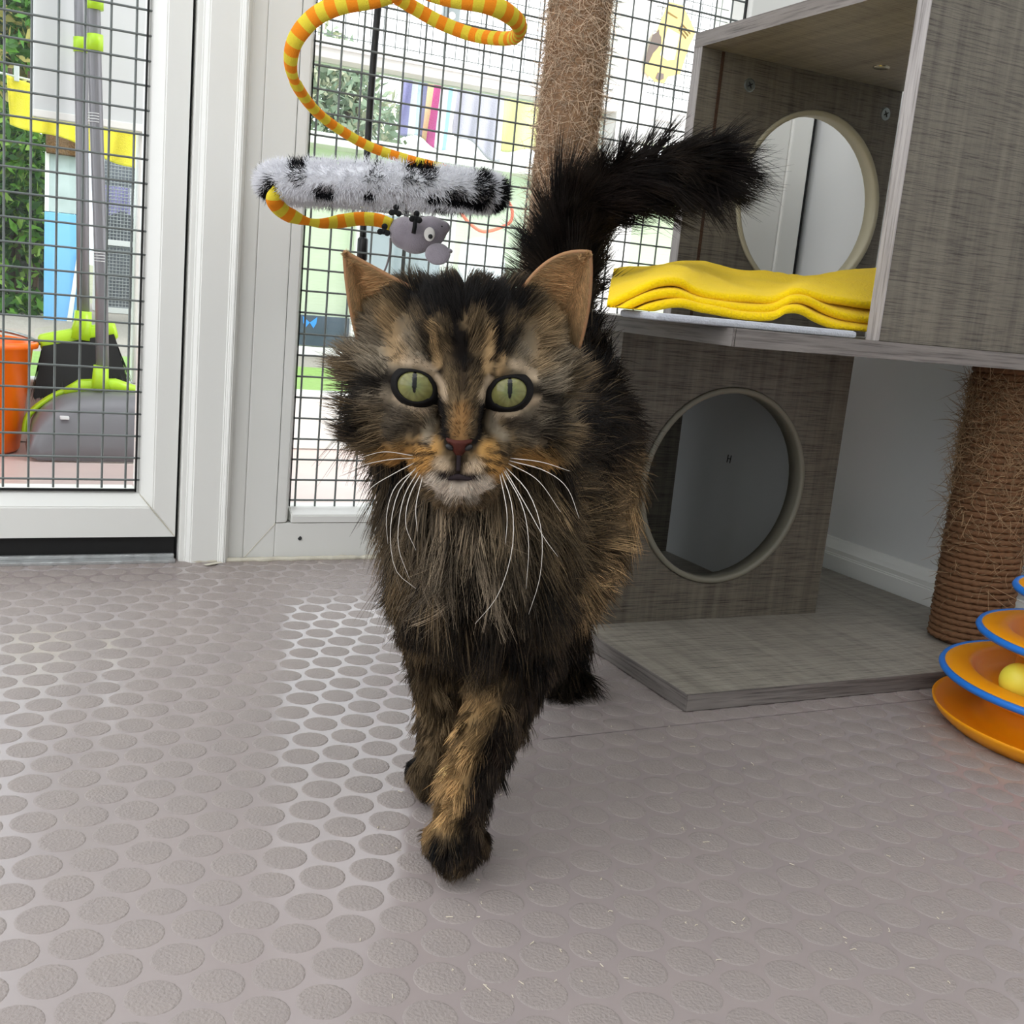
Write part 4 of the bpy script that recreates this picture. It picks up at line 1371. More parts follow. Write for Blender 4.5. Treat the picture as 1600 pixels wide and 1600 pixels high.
# plush mouse
def mouse():
    T0 = 1.08
    g = mat('grey_mouse_plush', (158, 150, 158), .95, .1, bump=(900, .0008), var=(120, .1), **{'Sheen Weight': .5})
    W = lambda x, y, t=T0: at(x, y, t)
    ax = unit(W(700, 352) - W(610, 360)); up_ = unit(np.cross(c_f, ax)) * -1
    bm = bmesh.new()
    for x, y, a_, b2 in ((632, 364, 24, 26), (650, 368, 32, 29), (672, 362, 26, 25), (690, 356, 14, 12), (612, 350, 8, 8)):
        s = T0 / FOC
        ellipsoid(bm, W(x, y), (a_ * s, b2 * s, b2 * s * .8), (ax, up_, c_f), 3)
    o = obj('mouse_raw', bm, g)
    md = o.modifiers.new('r', 'REMESH'); md.mode = 'VOXEL'; md.voxel_size = .0016
    m2_ = o.modifiers.new('s', 'SMOOTH'); m2_.iterations = 8
    dg = bpy.context.evaluated_depsgraph_get()
    me = bpy.data.meshes.new_from_object(o.evaluated_get(dg))
    bpy.data.objects.remove(o, do_unlink=True)
    me.name = 'plush_mouse'
    body = link('plush_mouse', me, None, ht, True)
    if not me.materials: me.materials.append(g)
    s = T0 / FOC
    bm = bmesh.new()
    ellipsoid(bm, W(684, 397, T0 - .012), (19 * s, 18 * s, 6 * s), (unit(W(705, 385) - W(665, 405)), unit(W(705, 420) - W(688, 395)), c_f), 3)
    obj('ear', bm, g, body, True)
    bm = bmesh.new()
    ellipsoid(bm, W(697, 392, T0 - .004), (9 * s, 17 * s, 5 * s), None, 3)
    obj('ear', bm, g, body, True)
    bm = bmesh.new()
    ellipsoid(bm, W(671, 366, T0 - .0160), (8.5 * s, 11 * s, 2.5 * s), (c_r, c_u, c_f), 3)
    e = obj('eye', bm, mat('white_felt', (236, 232, 226), .9), body, True)
    bm = bmesh.new()
    ellipsoid(bm, W(672.5, 369.5, T0 - .0178), (3.6 * s, 3.8 * s, 1.6 * s), (c_r, c_u, c_f), 2)
    obj('pupil', bm, M_['black'], body, True)
    bk2 = mat('black_felt', (16, 16, 18), .9)
    bm = bmesh.new()
    tube(bm, [W(646, 365, T0 - .020), W(648, 355, T0 - .021), W(649, 343, T0 - .019)], 3.4 * s, 8)
    obj('leg', bm, bk2, body, True)
    for x, y, t in ((650, 341, T0 - .02), (618, 331, T0), (600, 361, T0 - .008)):
        bm = bmesh.new()
        for dx, dy in ((-6, 1), (5, 3), (1, -7), (0, 0)):
            ellipsoid(bm, W(x + dx, y + dy, t), (5 * s, 5 * s, 3 * s), (c_r, c_u, c_f), 2)
        obj('foot', bm, bk2, body, True)
    bm = bmesh.new()
    tube(bm, K([(610, 372, T0 - .01), (609, 395, T0 - .012), (603, 418, T0 - .012), (594, 434, T0 - .01), (584, 443, T0 - .008)]), 1.5 * s, 6)
    obj('tail_cord', bm, mat('grey_cord', (120, 112, 112), .8), body, True)
    for x, y in ((685, 353), (688, 358), (690, 354), (675, 344)):
        bm = bmesh.new()
        ellipsoid(bm, W(x, y, T0 - .0075), (2 * s, 1.6 * s, 1.5 * s), (c_r, c_u, c_f), 1)
        obj('whisker_stitch', bm, bk2, body, True)


mouse()
# ------------------------------------------------------------------ the cat
cat = thing('cat', 'long-haired brown tabby cat walking towards the camera with its dark tail raised', 'cat', tuple(at(760, 1200, .70) * np.array([1, 1, 0])))

# head frame: x to the picture's right, y up the face, z towards the viewer; origin between the eyes
HT = .545
HO = at(722, 608, HT)
hz = unit(CAM + np.array([0, 0, -.02]) - at(715, 596, .6))
hx = unit(c_r - hz * (c_r @ hz)); hx = unit(hx * math.cos(math.radians(1.8)) - np.cross(hz, hx) * math.sin(math.radians(1.8)))
hy = np.cross(hz, hx)


def hd_(x, y, z):
    """millimetres in the head frame -> world"""
    return HO + (x * hx + y * hy + z * hz) * .001


def to_head(P):
    d = P - HO
    return np.stack([d @ hx, d @ hy, d @ hz], -1) * 1000


# primitives: (region, A, radius A, B, radius B)
PR = []


def cap(reg, a, ra, b=None, rb=None):
    PR.append((reg, np.array(a), ra, np.array(a if b is None else b), ra if rb is None else rb))


H = lambda reg, x, y, z, r, *b: cap(reg, hd_(x, y, z), r * .001, *((hd_(*b[:3]), b[3] * .001) if b else ()))
H('head', 0, 3, -50, 45)
H('head', 0, 24, -30, 31)
H('head', 20, 13, -15, 14); H('head', -20, 13, -15, 14)
H('head', 34, -20, -42, 22); H('head', -34, -20, -42, 22)
H('head', 25, -22, -17, 14); H('head', -25, -22, -17, 14)
for q in (-1, 1):
    H('head', q * 23, -14, -15, 10); H('head', q * 35, 1, -25, 14)
    H('head', q * 38, 30, -46, 17); H('head', q * 40, 8, -44, 18); H('head', q * 25, 36, -44, 18)
H('head', 0, 4, -8, 12.5, 0, -24, 4, 9.5)
H('muzzle', 10.5, -36, 0, 13.5); H('muzzle', -10.5, -36, 0, 13.5)
H('muzzle', 0, -46, -6, 12)
H('head', 0, -38, -26, 27)
PP = {}
for nme, q in dict(neck=(722, 640, .645), chest=(744, 815, .665), chestlow=(752, 890, .665), withers=(800, 690, .75), mid=(838, 710, .82), hip=(890, 680, .925), rump=(888, 600, .97), belly=(850, 860, .80), tail0=(893, 505, 1.005)).items():
    PP[nme] = at(*q)
cap('neck', at(716, 610, .615), .045, PP['neck'], .048)
cap('chest', PP['neck'], .048, PP['chest'], .050)
cap('chest', PP['chest'], .050, PP['chestlow'], .042)
cap('torso', PP['chest'], .048, PP['withers'], .050)
cap('torso', PP['withers'], .050, PP['mid'], .055)
cap('torso', PP['mid'], .054, PP['hip'], .052)
cap('torso', PP['hip'], .050, PP['rump'], .040)
cap('torso', PP['chestlow'], .038, PP['belly'], .046)
cap('torso', PP['belly'], .044, PP['hip'], .048)
cap('torso', PP['rump'], .04, PP['tail0'], .02)


def leg(reg, pts):
    for (a, ra), (b, rb) in zip(pts, pts[1:]):
        cap(reg, a, ra, b, rb)


gz = lambda x, y, z: np.array([x, y, z])
# planted front leg (picture centre) and the other front leg behind it
pawA = on(709, 1352, 2, .0)
leg('legA', [(at(812, 900, .705), .036), (at(806, 1010, .70), .030), (at(778, 1110, .685), .0205), (at(738, 1210, .66), .0165), (at(716, 1285, .642), .0150), (at(711, 1325, .636), .0155)])
pawB = on(672, 1236, 2, .0)
leg('legB', [(at(690, 930, .70), .034), (at(688, 1010, .72), .024), (at(692, 1100, .735), .0175), (at(688, 1180, .74), .015), (at(674, 1215, .732), .015)])


def paw(reg, c, fwd, w=1.0):
    """rounded paw with four toes, resting on the floor at c, pointing along fwd"""
    fwd = unit(np.array([fwd[0], fwd[1], 0.0])); sd_ = np.array([-fwd[1], fwd[0], 0])
    cap(reg, c + np.array([0, 0, .0135 * w]) - fwd * .006, .0135 * w, c + np.array([0, 0, .0125 * w]) + fwd * .004, .0125 * w)
    for k, o in ((-1.5, -.002), (-.5, .004), (.5, .004), (1.5, -.002)):
        b = c + sd_ * k * .0076 * w + fwd * (.010 + o) * w
        cap(reg, b + np.array([0, 0, .0098 * w]) - fwd * .006, .0085 * w, b + np.array([0, 0, .0082 * w]), .0080 * w)


tocam = CAM - pawA
paw('pawA', pawA + np.array([0, 0, .0005]) - unit(np.array([tocam[0], tocam[1], 0])) * .014, tocam, 1.12)
paw('pawB', pawB + np.array([0, 0, .0005]) - unit(np.array([tocam[0], tocam[1], 0])) * .012, tocam + np.array([-.1, 0, 0]), 1.0)
# hind legs: knee forward by the belly, hock behind, upright shank
pawC = on(884, 1074, 2, .0)
fw = unit(np.array([tocam[0], tocam[1], 0])); sw = np.array([-fw[1], fw[0], 0])
kneeC = np.array([pawC[0], pawC[1], .125]) + fw * .02
leg('hindC', [(PP['hip'] + np.array([.014, -.008, -.03]), .042), (kneeC + np.array([0, 0, .03]), .033), (np.array([pawC[0], pawC[1], .075]) - fw * .035, .0165), (np.array([pawC[0], pawC[1], .02]) - fw * .012, .0135)])
paw('hindC', pawC + np.array([0, 0, .0005]), tocam, .95)
pawD = on(738, 1070, 2, 0)
kneeD = np.array([pawD[0], pawD[1], .125]) + fw * .03
leg('hindD', [(PP['hip'] + np.array([-.05, .015, -.03]), .046), (kneeD + np.array([0.012, 0, .02]), .034), (np.array([pawD[0], pawD[1], .07]) - fw * .035, .0165), (np.array([pawD[0], pawD[1], .02]) - fw * .012, .0135)])
paw('hindD', pawD + np.array([0, 0, .0005]), tocam, .95)
TAIL = spline([at(*q) for q in ((893, 505, 1.005), (886, 445, 1.015), (890, 385, 1.02), (912, 330, 1.015), (960, 292, 1.0), (1020, 274, .99), (1070, 266, .982), (1118, 260, .976))], 5)
tr_ = np.linspace(.0165, .011, len(TAIL))
for i in range(len(TAIL) - 1):
    cap('tail', TAIL[i], tr_[i], TAIL[i + 1], tr_[i + 1])

bm = bmesh.new()
ico = bmesh.new(); bmesh.ops.create_icosphere(ico, subdivisions=2, radius=1)
IV = np.array([v.co[:] for v in ico.verts]); IF = np.array([[v.index for v in f.verts] for f in ico.faces]); ico.free()
VV, FF = [], []
nv_ = 0
for reg, a, ra, b, rb in PR:
    Ld = np.linalg.norm(b - a)
    k = max(1, int(Ld / (min(ra, rb) * .28)) + 1) if Ld > 1e-6 else 1
    for s in (np.linspace(0, 1, k) if k > 1 else [0]):
        VV.append(a * (1 - s) + b * s + IV * (ra * (1 - s) + rb * s)); FF.append(IF + nv_); nv_ += len(IV)
VV = np.concatenate(VV); FF = np.concatenate(FF)


def mesh_np(name, V, F):
    me = bpy.data.meshes.new(name)
    k = F.shape[1]
    me.vertices.add(len(V)); me.vertices.foreach_set('co', np.ascontiguousarray(V, dtype=np.float32).reshape(-1))
    me.loops.add(F.size); me.loops.foreach_set('vertex_index', F.reshape(-1).astype(np.int32))
    me.polygons.add(len(F)); me.polygons.foreach_set('loop_start', np.arange(len(F)) * k)
    me.update()
    return me


o = bpy.data.objects.new('body_raw', mesh_np('body_raw', VV, FF)); COL.objects.link(o)
md = o.modifiers.new('r', 'REMESH'); md.mode = 'VOXEL'; md.voxel_size = .0026
md = o.modifiers.new('s', 'SMOOTH'); md.iterations = 10; md.factor = .5
dg = bpy.context.evaluated_depsgraph_get()
me = bpy.data.meshes.new_from_object(o.evaluated_get(dg))
bpy.data.objects.remove(o, do_unlink=True)
me.name = 'body'
V = np.empty(len(me.vertices) * 3, np.float32); me.vertices.foreach_get('co', V); V = V.reshape(-1, 3).astype(float)
low = V[:, 2] < .0008
V[low, 2] = .0008
me.vertices.foreach_set('co', V.astype(np.float32).reshape(-1)); me.update()
me.calc_loop_triangles()
TRI = np.empty(len(me.loop_triangles) * 3, np.int32); me.loop_triangles.foreach_get('vertices', TRI); TRI = TRI.reshape(-1, 3)
VN = np.empty(len(me.vertices) * 3, np.float32); me.vertices.foreach_get('normal', VN); VN = VN.reshape(-1, 3).astype(float)

REG = [p[0] for p in PR]
REGS = sorted(set(REG))
pa = np.array([p[1] for p in PR]); pra = np.array([p[2] for p in PR]); pb = np.array([p[3] for p in PR]); prb = np.array([p[4] for p in PR])


def nearest(P):
    best = np.full(len(P), 1e9); idx = np.zeros(len(P), int)
    for i in range(len(PR)):
        ab = pb[i] - pa[i]; L2 = ab @ ab
        t = np.clip(((P - pa[i]) @ ab) / L2, 0, 1) if L2 > 1e-9 else np.zeros(len(P))
        d = np.linalg.norm(P - pa[i] - t[:, None] * ab, axis=1) - (pra[i] * (1 - t) + prb[i] * t)
        m = d < best; best[m] = d[m]; idx[m] = i
    return idx


def fbm(P, scale, seed):
    return np.array([mnoise.fractal(Vector(p), 1.0, 2.0, 3) for p in (P * scale + seed * 7.3)])


LIN = lambda *c: np.array(srgb(*c)[:3])
BLACK, DARK, BROWN, TAN, GOLD, GREYB, PALE, WHITE_ = LIN(17, 12, 9), LIN(38, 29, 22), LIN(116, 97, 71), LIN(178, 147, 106), LIN(196, 148, 84), LIN(142, 129, 110), LIN(196, 174, 146), LIN(236, 222, 204)

# markings of the face: (colour, strength, softness, width mm, points in head mm (x, y))
FACE = []
def fm(col, wd, pts, st=1.0):
    FACE.append((col, st, wd, np.array([[(p[0] - 722) * .3235, -(p[1] - 608) * .3235] for p in pts])))
fm(GREYB, 30, ((600, 560), (600, 620))); fm(GREYB, 26, ((850, 560), (850, 640)))
fm(TAN, 9, ((600, 500), (620, 560)), .7); fm(TAN, 12, ((860, 500), (850, 560)), .6)
fm(BLACK, 15, ((640, 462), (720, 452), (812, 466)))
fm(BLACK, 14, ((690, 470), (722, 480), (770, 470)))
fm(BLACK, 10.5, ((712, 460), (716, 520), (722, 560)))
fm(BLACK, 6, ((772, 470), (780, 520), (774, 552)))
fm(BLACK, 5, ((668, 490), (676, 540), (690, 585)))
fm(BLACK, 4.5, ((655, 515), (664, 545), (668, 575)), .8)
fm(BLACK, 6, ((805, 520), (792, 545)), .9)
fm(BROWN, 6, ((728, 505), (735, 490), (752, 490), (757, 505)), .9)
fm(TAN, 3.6, ((672, 510), (678, 545), (684, 572)), .9)
fm(TAN, 4.2, ((764, 515), (763, 545), (760, 575)), 1)
fm(GREYB, 3, ((655, 555), (662, 580)), .9)
fm(TAN, 3, ((785, 555), (778, 580)), .8)
fm(BROWN, 8, ((706, 590), (718, 612), (735, 600)), .9)
fm(DARK, 5, ((722, 580), (724, 605)), .8)
fm(BLACK, 9, ((618, 598), (585, 592), (556, 608), (544, 640), (546, 684)), .95)
fm(BLACK, 4.5, ((600, 672), (628, 672), (656, 668)), .7)
fm(BLACK, 3.6, ((605, 690), (620, 682)), .7)
fm(BLACK, 6.5, ((828, 604), (856, 612), (874, 622), (880, 648), (878, 690)), .9)
fm(DARK, 9, ((800, 655), (830, 660), (850, 672)), .8)
fm(DARK, 8, ((600, 650), (635, 652)), .7)
fm(BROWN, 8, ((570, 650), (580, 700)), .6)
fm(GOLD, 12, ((600, 728), (640, 716)), .8); fm(GOLD, 14, ((830, 728), (860, 738)), .8)
fm(GOLD, 10, ((672, 700), (655, 730)), .9); fm(GOLD, 9, ((765, 702), (785, 735)), .9)
fm(GREYB, 5, ((668, 640), (674, 660), (668, 690)), .9); fm(GREYB, 4.5, ((772, 645), (770, 665), (790, 680)), .9)
fm(PALE, 2.8, ((620, 624), (640, 636), (668, 644)), 1); fm(PALE, 3.2, ((778, 646), (806, 642), (838, 622)), 1)
fm(PALE, 3.0, ((682, 590), (692, 604), (694, 622)), .9); fm(PALE, 3.0, ((757, 630), (754, 612), (764, 592)), .9)
fm(PALE, 3.6, ((800, 568), (820, 574), (834, 590)), .9); fm(PALE, 3.2, ((632, 570), (656, 568), (676, 580)), .7)
fm(LIN(142, 106, 66), 8, ((722, 640), (719, 660), (719, 676)), 1)
fm(BLACK, 4.2, ((686, 626), (692, 650), (694, 672), (700, 688)), 1); fm(BLACK, 4.2, ((756, 632), (753, 655), (751, 676), (742, 692)), 1)
fm(PALE, 7, ((690, 726), (700, 736)), 1); fm(PALE, 7, ((748, 728), (738, 738)), 1)
fm(WHITE_, 7, ((676, 752), (720, 766), (764, 754)), .85); fm(WHITE_, 5, ((690, 775), (720, 780), (748, 775)), .6)
fm(DARK, 5, ((719, 706), (718, 732)), .95); fm(LIN(40, 32, 34), 3.4, ((692, 741), (718, 746), (748, 743)), 1)
fm(DARK, 1.6, ((636, 698), (655, 694), (672, 697)), .9); fm(DARK, 1.6, ((642, 714), (662, 709), (680, 710)), .9); fm(DARK, 1.4, ((648, 728), (662, 722)), .9)
fm(DARK, 1.8, ((765, 702), (782, 704), (800, 710)), .9); fm(DARK, 1.8, ((760, 716), (780, 720), (795, 726)), .9); fm(DARK, 1.4, ((762, 730), (778, 734)), .9)


def seg_dist(q, pts):
    d = np.full(len(q), 1e9)
    for a, b in zip(pts, pts[1:]):
        ab = b - a
        t = np.clip(((q - a) @ ab) / (ab @ ab + 1e-9), 0, 1)
        d = np.minimum(d, np.linalg.norm(q - a - t[:, None] * ab, axis=1))
    return d


def face_coat(P, jit):
    h = to_head(P)
    # read the markings as seen square on to the face
    q = h[:, :2] * (545.0 / (545.0 - h[:, 2:3]))
    n1 = fbm(P, 130, 1); n2 = fbm(P, 320, 2)
    c = BROWN[None] * (.78 + .35 * n1[:, None])
    c = np.clip(c, .003, 1)
    c = np.where((n2 > .18)[:, None], c * .45, c)
    c = np.where((n2 < -.25)[:, None], c * 1.5, c)
    q = q + jit * 1.3
    for col, st, wd, pts in FACE:
        d = seg_dist(q, pts)
        w_ = st * np.clip(1.45 - d / (wd * .58), 0, 1)
        m_ = 1 + .25 * n2[:, None]
        c = c * (1 - w_[:, None]) + col[None] * m_ * w_[:, None]
    return c


def zone(qx, qy, x, y, w_, h_):
    return np.exp(-(((qx - x) / w_) ** 2 + ((qy - y) / h_) ** 2))


def body_coat(P, reg):
    qx, qy, _ = pix(P)
    n1 = fbm(P, 38, 3); n2 = fbm(P, 95, 4)
    s_ = np.clip((n1 + .45 * n2) * 3.0 + .38, 0, 1)[:, None]
    c = BLACK[None] * (1 - s_) + BROWN[None] * .7 * s_
    isr = lambda *k: np.isin(reg, [REGS.index(x) for x in k])
    # chest: grey brown bib, paler under the chin
    ch = isr('chest', 'neck', 'torso')
    z = zone(qx, qy, 715, 815, 95, 75) * ch
    c = c * (1 - .62 * z[:, None]) + GREYB * (.85 + .5 * n2[:, None]) * .62 * z[:, None]
    z = zone(qx, qy, 715, 790, 60, 30) * ch
    c = c * (1 - .5 * z[:, None]) + PALE * .5 * z[:, None]
    z = (zone(qx, qy, 690, 900, 70, 50) * .5 + zone(qx, qy, 620, 860, 40, 90) * .5 + zone(qx, qy, 850, 830, 60, 90) * .45) * ch
    z = np.clip(z * (1 + 1.6 * n2), 0, 1)
    c = c * (1 - z[:, None]) + BROWN * 1.1 * z[:, None]
    z = np.clip((zone(qx, qy, 738, 885, 42, 45) + zone(qx, qy, 640, 945, 40, 40) + zone(qx, qy, 835, 905, 40, 45) + zone(qx, qy, 770, 960, 60, 40)) * (1 + .8 * n1), 0, .9) * ch
    c = c * (1 - z[:, None]) + BLACK * z[:, None]
    # dark saddle and hindquarters, tan feathering on the flank
    z = np.clip(1.5 * zone(qx, qy, 955, 605, 90, 150), 0, .97) * isr('torso', 'hindC', 'neck')
    c = c * (1 - .92 * z[:, None]) + BLACK * .92 * z[:, None]
    z = np.clip((zone(qx, qy, 990, 790, 45, 58) + .6 * zone(qx, qy, 930, 900, 40, 60)) * (1 + 1.5 * n2), 0, .9) * isr('torso', 'hindC')
    c = c * (1 - z[:, None]) + TAN * .9 * z[:, None]
    z = isr('hindC') * np.clip((qy - 900) / 60, 0, 1) * .9  # lower hind leg blackened: shade beneath the body put into the coat
    c = c * (1 - z[:, None]) + BLACK * z[:, None]
    # front legs
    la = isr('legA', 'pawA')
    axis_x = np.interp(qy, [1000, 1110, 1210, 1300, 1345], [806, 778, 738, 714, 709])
    tan_half = np.clip((axis_x + 6 - qx) / 26, 0, 1) * np.clip((qy - 1060) / 50, 0, 1) * np.clip((1312 - qy) / 24, 0, 1)  # tan fur on the left half of the leg, ending above the toes
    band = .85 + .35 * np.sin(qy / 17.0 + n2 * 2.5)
    z = la * tan_half * np.clip(band, .25, 1)
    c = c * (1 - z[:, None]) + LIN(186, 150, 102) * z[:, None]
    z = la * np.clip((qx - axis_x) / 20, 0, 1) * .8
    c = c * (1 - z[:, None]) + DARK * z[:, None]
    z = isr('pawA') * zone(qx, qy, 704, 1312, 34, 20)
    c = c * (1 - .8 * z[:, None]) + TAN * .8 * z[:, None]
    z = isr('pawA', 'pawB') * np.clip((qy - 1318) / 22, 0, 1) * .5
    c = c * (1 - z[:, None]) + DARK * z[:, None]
    z = isr('legB') * .55 * np.clip((qy - 1000) / 60, 0, 1)
    c = c * (1 - z[:, None]) + BROWN * .8 * z[:, None]
    z = isr('tail') * .93
    c = c * (1 - z[:, None]) + LIN(20, 14, 12) * z[:, None]
    return np.clip(c, .002, 1)


# skin colours
rid = np.array([REGS.index(REG[i]) for i in nearest(V)])
isface = np.isin(rid, [REGS.index('head'), REGS.index('muzzle')])
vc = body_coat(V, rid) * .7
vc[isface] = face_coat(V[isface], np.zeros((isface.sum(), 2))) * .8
a = me.color_attributes.new('coat', 'FLOAT_COLOR', 'POINT')
a.data.foreach_set('color', np.concatenate([vc, np.ones((len(V), 1))], 1).astype(np.float32).reshape(-1))
skin = bpy.data.materials.new('cat_skin'); skin.use_nodes = True
n, l = skin.node_tree.nodes, skin.node_tree.links
n['Principled BSDF'].inputs['Roughness'].default_value = .8
n['Principled BSDF'].inputs['Specular IOR Level'].default_value = .1
an = n.new('ShaderNodeAttribute'); an.attribute_name = 'coat'
l.new(an.outputs['Color'], n['Principled BSDF'].inputs['Base Color'])
me.materials.clear()
body = link('body', me, skin, cat, True)

# ---- fur
M_['fur'] = hair_mat('cat_fur', .55, .14)
A_, B_, C_ = V[TRI[:, 0]], V[TRI[:, 1]], V[TRI[:, 2]]
area = np.linalg.norm(np.cross(B_ - A_, C_ - A_), axis=1) / 2
trid = rid[TRI[:, 0]]
tc3 = (A_ + B_ + C_) / 3
dens = {'head': 1.9e6, 'muzzle': 2.6e6, 'neck': .8e6, 'chest': .9e6, 'torso': .5e6, 'legA': 1.1e6, 'pawA': 1.9e6, 'legB': .9e6, 'pawB': 1.4e6, 'hindC': .5e6, 'hindD': .35e6, 'tail': 1.3e6}
dv = np.array([dens[r] for r in REGS])[trid]
# nothing grows for the far side beyond what keeps the coat closed
facing = ((CAM - tc3) * np.cross(B_ - A_, C_ - A_)).sum(1) > 0
dv = dv * np.where(facing, 1, .35)
cnt = area * dv
NF = int(cnt.sum())
ti = rng.choice(len(TRI), NF, p=cnt / cnt.sum())
r1, r2 = rng.random((2, NF)); sq = np.sqrt(r1)
wt = np.stack([1 - sq, sq * (1 - r2), sq * r2], -1)[:, :, None]
RP = A_[ti] * wt[:, 0] + B_[ti] * wt[:, 1] + C_[ti] * wt[:, 2]
RN = unit(VN[TRI[ti, 0]] * wt[:, 0] + VN[TRI[ti, 1]] * wt[:, 1] + VN[TRI[ti, 2]] * wt[:, 2])
RI = nearest(RP)
RR_ = np.array([REGS.index(REG[i]) for i in RI])
is_ = lambda *k: np.isin(RR_, [REGS.index(x) for x in k])
hp = to_head(RP)
EYES = [np.array([-23.2, .6]), np.array([23.4, -.9])]
keep = np.ones(NF, bool)
hm = is_('head', 'muzzle')
for e in EYES:
    dd = np.hypot((hp[:, 0] - e[0]) / 10.8, (hp[:, 1] - e[1]) / 9.2)
    keep &= ~(hm & (dd < 1) & (hp[:, 2] > -28))
keep &= ~(hm & (np.hypot((hp[:, 0] + .8) / 8.5, (hp[:, 1] + 28.5) / 5.0) < 1) & (hp[:, 2] > 0))
RP, RN, RI, RR_, hp, hm = RP[keep], RN[keep], RI[keep], RR_[keep], hp[keep], hm[keep]
NF = len(RP)
qx, qy, _ = pix(RP)
down = np.array([0, 0, -1.0])
tangent = lambda F: unit(F - RN * (F * RN).sum(1, keepdims=True))
ab = unit(pb[RI] - pa[RI] + 1e-9)
flow = ab + .35 * down
nosep = hd_(0, -24, 14)
away = unit(RP - nosep)
flow[hm] = away[hm] + (hx * np.sign(hp[hm, 0:1]) * .3)
m = is_('chest', 'neck')
side = (hp[:, 0:1] / 60)
flow[m] = down * 1.0 + (hx * np.clip(side[m], -1, 1)) * .35 + hz * .12
m = is_('legA', 'legB', 'hindC', 'hindD'); flow[m] = ab[m] + .2 * down
m = is_('pawA', 'pawB'); flow[m] = unit(np.array([tocam[0], tocam[1], 0])) * .8 + down * .5
T_ = tangent(flow)
lift = np.full(NF, .45); Ln = np.full(NF, .02); rad = np.full(NF, .00022); clump = np.full(NF, .25); droop = np.full(NF, .3)
def setp(m, L, li, ra, cl, dr):
    Ln[m], lift[m], rad[m], clump[m], droop[m] = L, li, ra, cl, dr
setp(is_('torso'), .027, .5, .00028, .38, .4)
setp(is_('chest'), .027, .5, .00024, .36, .6)
setp(is_('neck'), .026, .5, .00022, .32, .55)
setp(is_('legA', 'legB'), .0105, .42, .00019, .35, .2)
setp(is_('hindC', 'hindD'), .026, .5, .00028, .35, .3)
m_lo = is_('legA', 'legB') & (RP[:, 2] < .055)
setp(m_lo, .0072, .36, .00017, .32, .1)
setp(is_('pawA', 'pawB'), .0048, .35, .00015, .3, .05)
setp(is_('tail'), .040, .95, .00024, .34, .3)
hl = np.clip(2.4 + .11 * np.linalg.norm(hp - np.array([0, -26, 10]), axis=1), 2.4, 9)
ck = np.clip((np.abs(hp[:, 0]) - 36) / 14, 0, 1) * np.clip((24 - hp[:, 1]) / 16, 0, 1) * np.clip((hp[:, 1] + 75) / 20, 0, 1)
hl = hl + 11 * ck * np.where(hp[:, 0] > 0, .75, 1.0)
tp_ = np.clip((hp[:, 1] - 34) / 12, 0, 1) * np.clip((45 - np.abs(hp[:, 0])) / 12, 0, 1)
hl = hl + 5 * tp_
dE = np.minimum(*[np.hypot(hp[:, 0] - e[0], hp[:, 1] - e[1]) for e in EYES])
hl = np.where(dE < 16, np.minimum(hl, 2.0 + .28 * np.maximum(dE - 10, 0)), hl)
mu = is_('muzzle')
hl = np.where(mu, np.clip(hl, 2.5, 4.5), hl)
chin = hm & (hp[:, 1] < -52)
hl = np.where(chin, 8, hl)
Ln[hm] = hl[hm] * .001
lift[hm] = .30 + .45 * ck[hm] + .5 * tp_[hm]
rad[hm] = .00013 + .00004 * ck[hm]
clump[hm] = .16 + .2 * ck[hm]; droop[hm] = .1
m_tb = is_('tail') & (qy > 320)
Ln[m_tb] *= 1.25
# clumps: neighbouring strands share a sideways lean
cell = np.floor(RP / .0075).astype(int)
key = (cell[:, 0] * 73856093 ^ cell[:, 1] * 19349663 ^ cell[:, 2] * 83492791) % 9973
ctab = rng.normal(0, 1, (9973, 3)); ltab = rng.uniform(.72, 1.3, 9973)
Ln = Ln * rng.uniform(.7, 1.15, NF) * np.where(hm, 1, ltab[key])
D0 = unit(T_ + RN * lift[:, None] + ctab[key] * clump[:, None] * .9 + rng.normal(0, 1, (NF, 3)) * (clump * .45)[:, None])
D1 = T_ * .55 + down * droop[:, None] + ctab[(key * 7 + 3) % 9973] * clump[:, None] * .8 - RN * .18
s_ = np.linspace(0, 1, 5)
P = RP[:, None] - RN[:, None] * .0006 + Ln[:, None, None] * (D0[:, None] * s_[None, :, None] + D1[:, None] * (s_ ** 2)[None, :, None] * .45)
P[:, :, 2] = np.maximum(P[:, :, 2], .0012)
# colours
tipc = np.empty((NF, 3))
MID = P[:, 3]
tipc[hm] = face_coat(MID[hm], rng.normal(0, .45, (hm.sum(), 2)))
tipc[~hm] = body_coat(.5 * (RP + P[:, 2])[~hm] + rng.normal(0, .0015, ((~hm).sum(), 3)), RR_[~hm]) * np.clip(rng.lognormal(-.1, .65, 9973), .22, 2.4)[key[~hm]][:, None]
sh_ = np.clip(rng.normal(1, .22, (NF, 1)), .4, 1.7)
tipc = np.clip(tipc * sh_, .002, 1)
tk_ = hm & (rng.random(NF) < .24) & (hp[:, 1] > -34)
tipc[tk_] *= .4
light = rng.random(NF) < np.where(hm, .03, .05)
lt = light & is_('torso', 'chest', 'legA', 'legB', 'hindC')
tipc[lt] = tipc[lt] * .4 + BROWN * .5
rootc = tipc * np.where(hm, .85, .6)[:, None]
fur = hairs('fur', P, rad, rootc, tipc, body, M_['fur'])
print('fur strands', NF)

